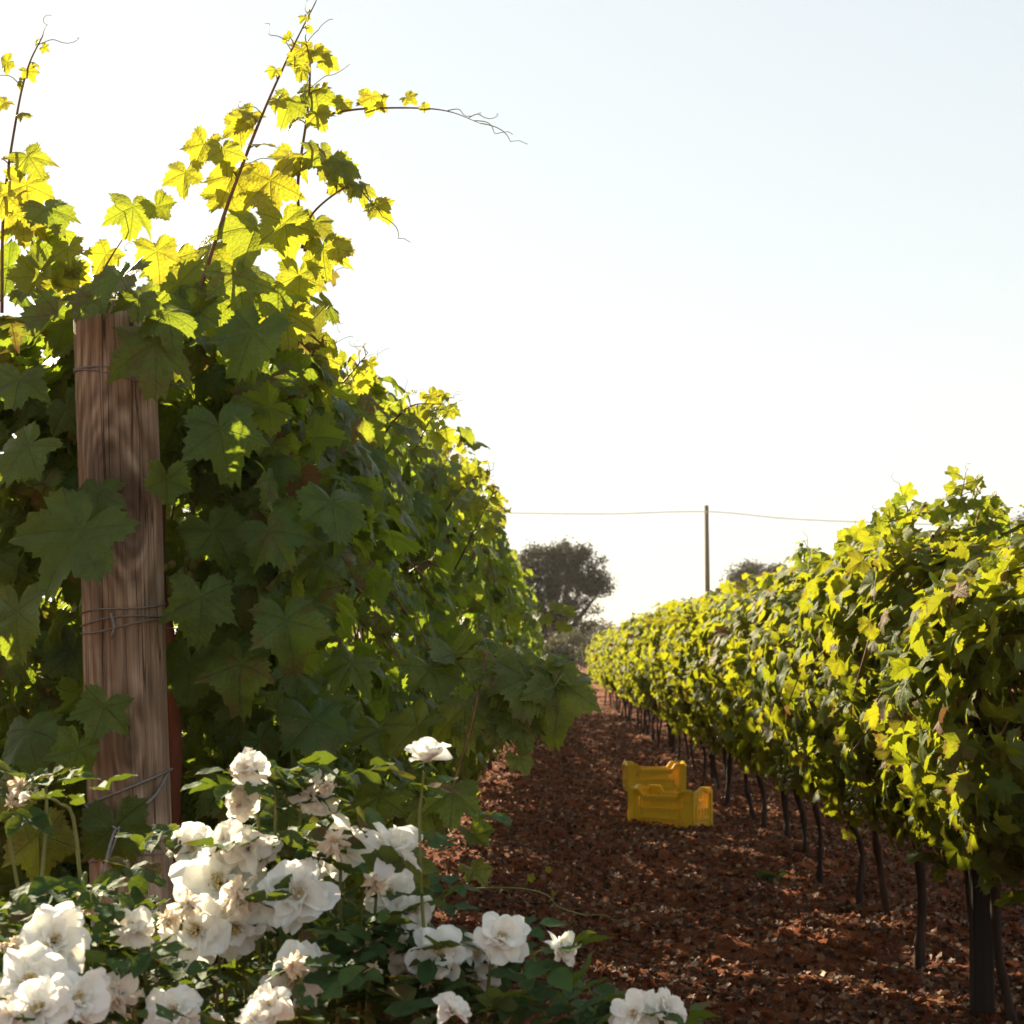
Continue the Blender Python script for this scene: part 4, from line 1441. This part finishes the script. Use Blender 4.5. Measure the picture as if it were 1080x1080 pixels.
# drifts along the rows' feet are thicker
z = ground_z(x, d)
base = []
for k in range(6):
    rr = random.Random(400 + k)
    V = []
    for iy in range(3):
        for ix in range(3):
            px_, py_ = (ix - 1) * (.55 if iy == 1 else .38) + rr.uniform(-.1, .1), (iy - 1) * .6 + rr.uniform(-.12, .12)
            V.append((px_, py_, rr.uniform(-.12, .38) + .3 * abs(px_) * rr.choice([-1, 1, 1])))
    Lq, Tq = [], []
    for iy in range(2):
        for ix in range(2):
            a = iy * 3 + ix
            Lq += [a, a + 1, a + 4, a + 3]
            Tq.append(4)
    base.append((np.array(V), np.array(Lq), np.array(Tq), np.array(V)[:, :2]))
tint = np.zeros((n, 3))
tint[:, 0] = np.clip(rng.beta(1.6, 2.6, n), 0, 1)
nr = np.array([0, 0, 1]) + rng.normal(0, .55, (n, 3))
g = Geo()
scatter(g, base, np.stack([x, d, z + rng.uniform(.002, .016, n)], 1), rng.normal(0, 1, (n, 3)) * [1, 1, .2], nr, rng.uniform(.006, .024, n) * (1 + .012 * d), tint, rng)
tag(g.build('leaf_litter', M_LITTER), 'dry brown leaf litter strewn over the red soil between the rows', 'litter', kind='stuff')
n = 9000
d = 2.7 * (24 / 2.7) ** rng.random(n)
x = rng.uniform(-.9, 3.2, n)
cb = []
for k in range(5):
    V = np.array([[a, b, c] for c in (-.5, .5) for b in (-.5, .5) for a in (-.5, .5)]) + np.random.default_rng(k).uniform(-.22, .22, (8, 3))
    cb.append((V, np.array([0, 2, 3, 1, 4, 5, 7, 6, 0, 1, 5, 4, 2, 6, 7, 3, 0, 4, 6, 2, 1, 3, 7, 5]), np.full(6, 4), V[:, :2]))
g = Geo()
scatter(g, cb, np.stack([x, d, ground_z(x, d) + .003], 1), rng.normal(0, 1, (n, 3)), rng.normal(0, 1, (n, 3)), rng.uniform(.010, .034, n), np.zeros((n, 3)), rng)
tag(g.build('soil_clods', M_SOIL), 'crumbly clods of red soil scattered along the path', 'soil', kind='stuff')

# small green weed among the litter
wp = at(810, 918, 8.9)
g = Geo()
nn = 26
az = rng.uniform(0, 6.28, nn)
scatter(g, OV, np.tile([[0, 0, 0.01]], (nn, 1)) + rng.normal(0, .03, (nn, 3)) * [1, 1, .3], np.stack([np.cos(az), np.sin(az), rng.uniform(.2, 1.2, nn)], 1), rng.normal(0, .5, (nn, 3)) + [0, 0, 1],
        rng.uniform(.04, .08, nn), leaf_tints(rng, nn), rng)
o = g.build('weed', M_ROSELEAF)
o.location = (at(810, 915, 8.9).x, 8.9, float(ground_z(at(810, 915, 8.9).x, 8.9)))
tag(o, 'small green weed growing in the litter left of the right-hand trunks', 'weed')


# ------------------------------------------------------------------ trees and shrubs beyond the rows
def tree(name, label, loc, blobs, trunk_h, trunk_r, leaf, nleaf, mat, seed, clump=.35, group=None, cat='tree'):
    """blobs: (dx, dz, rx, rz) lobes of the crown, metres, local"""
    rng = np.random.default_rng(seed)
    root = empty(name, loc)
    tag(root, label, cat, group)
    P, NR = [], []
    area = np.array([b[2] * b[3] for b in blobs])
    cnt = (nleaf * area / area.sum()).astype(int)
    g = Geo()
    top = Vector((0, 0, trunk_h))
    tube(g, smooth_path([(0, 0, -.3), (trunk_r * .3, 0, trunk_h * .5), top], 10), np.linspace(trunk_r * 1.3, trunk_r * .8, 10), 10)
    for (dx, dz, rx, rz), c in zip(blobs, cnt):
        dy = rng.normal(0, rx * .5)
        cen = Vector((dx, dy, dz))
        tube(g, smooth_path([top - Vector((0, 0, .2)), top.lerp(cen, .5) + Vector((rng.normal(0, .1), 0, .1)), cen], 8), np.linspace(trunk_r * .55, trunk_r * .12, 8), 6)
        nc = max(14, int(40 * (rx * rz)))
        u = norm(rng.normal(0, 1, (nc, 3))) * rng.uniform(.45, 1.05, (nc, 1))
        cc = np.array(cen) + u * [rx, rx, rz]
        for q in cc[: nc // 2]:
            tube(g, smooth_path([cen, cen.lerp(Vector(q), .5) + Vector((0, 0, .06)), q], 5), np.linspace(trunk_r * .12, trunk_r * .03, 5), 4)
        wh = rng.integers(0, nc, c)
        off = rng.normal(0, clump, (c, 3)) * [1, 1, .7]
        P.append(cc[wh] + off)
        NR.append(norm(off + np.array([0, 0, .2])) + rng.normal(0, .7, (c, 3)))
    P = np.concatenate(P)
    NR = np.concatenate(NR)
    f = Geo()
    scatter(f, CLUMP, P, rng.normal(0, 1, (len(P), 3)), NR, leaf * rng.uniform(.6, 1.3, len(P)), leaf_tints(rng, len(P), .08, .02), rng)
    f.build('crown', mat, root)
    g.build('trunk', M_TREEBARK, root)
    return root


def px_tree(name, label, px, d, lobes, leaf, nleaf, mat, seed, trunk_r, clump, cat='tree', group=None):
    """lobes in photo pixels (x, y, rx, ry) -> metres at distance d"""
    s = scale_at(d)
    b = at(px, 700, d)
    bl = []
    for (lx, ly, rx, ry) in lobes:
        p = at(lx, ly, d)
        bl.append((p.x - b.x, p.z, rx / s, ry / s))
    low = min(q[1] - q[3] for q in bl)
    return tree(name, label, (b.x, d, 0), bl, max(.4, low + .3), trunk_r, leaf, nleaf, mat, seed, clump, group, cat)


px_tree('oak_tree', 'dark round-crowned tree standing at the far end of the path behind the left row', 588, 62, [(560, 600, 24, 20), (592, 596, 28, 20), (622, 606, 22, 18), (600, 622, 30, 16), (568, 628, 24, 16), (636, 618, 12, 10), (610, 640, 22, 10), (585, 650, 24, 10), (545, 615, 18, 16), (572, 662, 22, 10), (600, 660, 22, 9), (590, 674, 26, 9), (605, 582, 20, 11), (575, 584, 18, 11)],
        .10, 34000, M_OAK, 61, .22, .165)
px_tree('oak_tree', 'brownish tree top just showing above the right row beside the tall pole', 796, 70, [(780, 606, 14, 8), (797, 601, 16, 9), (815, 606, 12, 8), (796, 625, 24, 14)], .105, 8000, M_OAK, 62, .2, .22)
px_tree('oak_tree', 'tree crown barely visible above the right row at the right edge', 1082, 60, [(1082, 556, 14, 10), (1100, 560, 18, 16), (1090, 580, 26, 20)], .105, 6000, M_OAK, 63, .2, .22)
px_tree('olive_tree', 'hazy grey-green tree far off, low on the horizon right of the oak', 634, 150, [(630, 668, 12, 9), (646, 672, 10, 8), (618, 674, 10, 9)], .4, 1600, M_OLIVE, 64, .3, .5)
for k, (lb, px, d, lobes, nl) in enumerate([
        ('pale grey-green shrub under the dark oak at the end of the path', 585, 52, [(580, 690, 18, 16), (598, 700, 14, 16), (570, 710, 14, 18)], 3000),
        ('low silvery shrub beside the end of the right vine row', 612, 50, [(606, 725, 10, 12), (614, 730, 8, 10)], 1500),
        ('dry brownish shrub in the gap below the oak crown', 604, 58, [(600, 676, 16, 8), (618, 690, 14, 16), (590, 680, 12, 10)], 2600)]):
    px_tree('shrub', lb, px, d, lobes, .11, nl, M_OLIVE, 70 + k, .06, .13, 'shrub', 'shrubs at the end of the path')
# far wood along the horizon
rng = np.random.default_rng(90)
g = Geo()
nf = 16000
xx = rng.uniform(-170, 170, nf)
hh = 3.2 + 1.6 * vnoise(xx / 9, xx * 0, 3) * 2 + 1.2 * vnoise(xx / 3, xx * 0, 5)
zz = hh * rng.random(nf) ** .7
scatter(g, CLUMP, np.stack([xx, 250 + rng.uniform(-4, 4, nf), zz], 1), rng.normal(0, 1, (nf, 3)), rng.normal(0, 1, (nf, 3)) + [0, -.4, .6], rng.uniform(.5, 1.2, nf), leaf_tints(rng, nf), rng)
tag(g.build('far_wood', M_OLIVE), 'low hazy wood along the horizon', 'woodland', kind='stuff')

# ------------------------------------------------------------------ utility pole and cable
pt = at(745, 533, 50)
root = empty('utility_pole', (pt.x, 50, 0))
tag(root, 'slim wooden utility pole rising above the right vine row', 'utility pole')
g = Geo()
tube(g, [(.02, 0, -.5), (.01, 0, pt.z * .5), (0, 0, pt.z)], [.085, .075, .062], 12)
g.build('shaft', M_POLE, root)
g = Geo()
cz = at(745, 543, 50).z
tube(g, [(0, -.07, cz - pt.z * 0), (0, -.11, cz), (0, -.11, cz + .07)], [.012, .012, .012], 6)
tube(g, [(0, -.11, cz + .03), (0, -.11, cz + .07), (0, -.11, cz + .10)], [.03, .035, .02], 8)
g.build('insulator', M_CABLE, root)
g = Geo()
P = [at(x_, y_, 49.9) for x_, y_ in ((-200, 544), (150, 541), (420, 540), (530, 541), (640, 542))] + [Vector((pt.x, 49.89, cz + .085))] + [at(x_, y_, 49.9) for x_, y_ in ((830, 547), (920, 551), (1080, 556), (1300, 560), (1600, 560))]
tube(g, smooth_path(P, 90), .013, 6)
tag(g.build('power_cable', M_CABLE), 'thin power cable crossing the sky past the tall pole', 'cable')

# ------------------------------------------------------------------ air
k = N('warm_haze')
pv = k.n('VolumePrincipled', None, Color=(.96, .95, .93), Density=HAZE, Anisotropy=.35)
k.t.links.new(pv.outputs[0], k.out.inputs['Volume'])
g = Geo()
box(g, (0, 365, 5.4), (840, 910, 13.2))
tag(g.build('haze', k.m, smooth=False), kind='stuff')
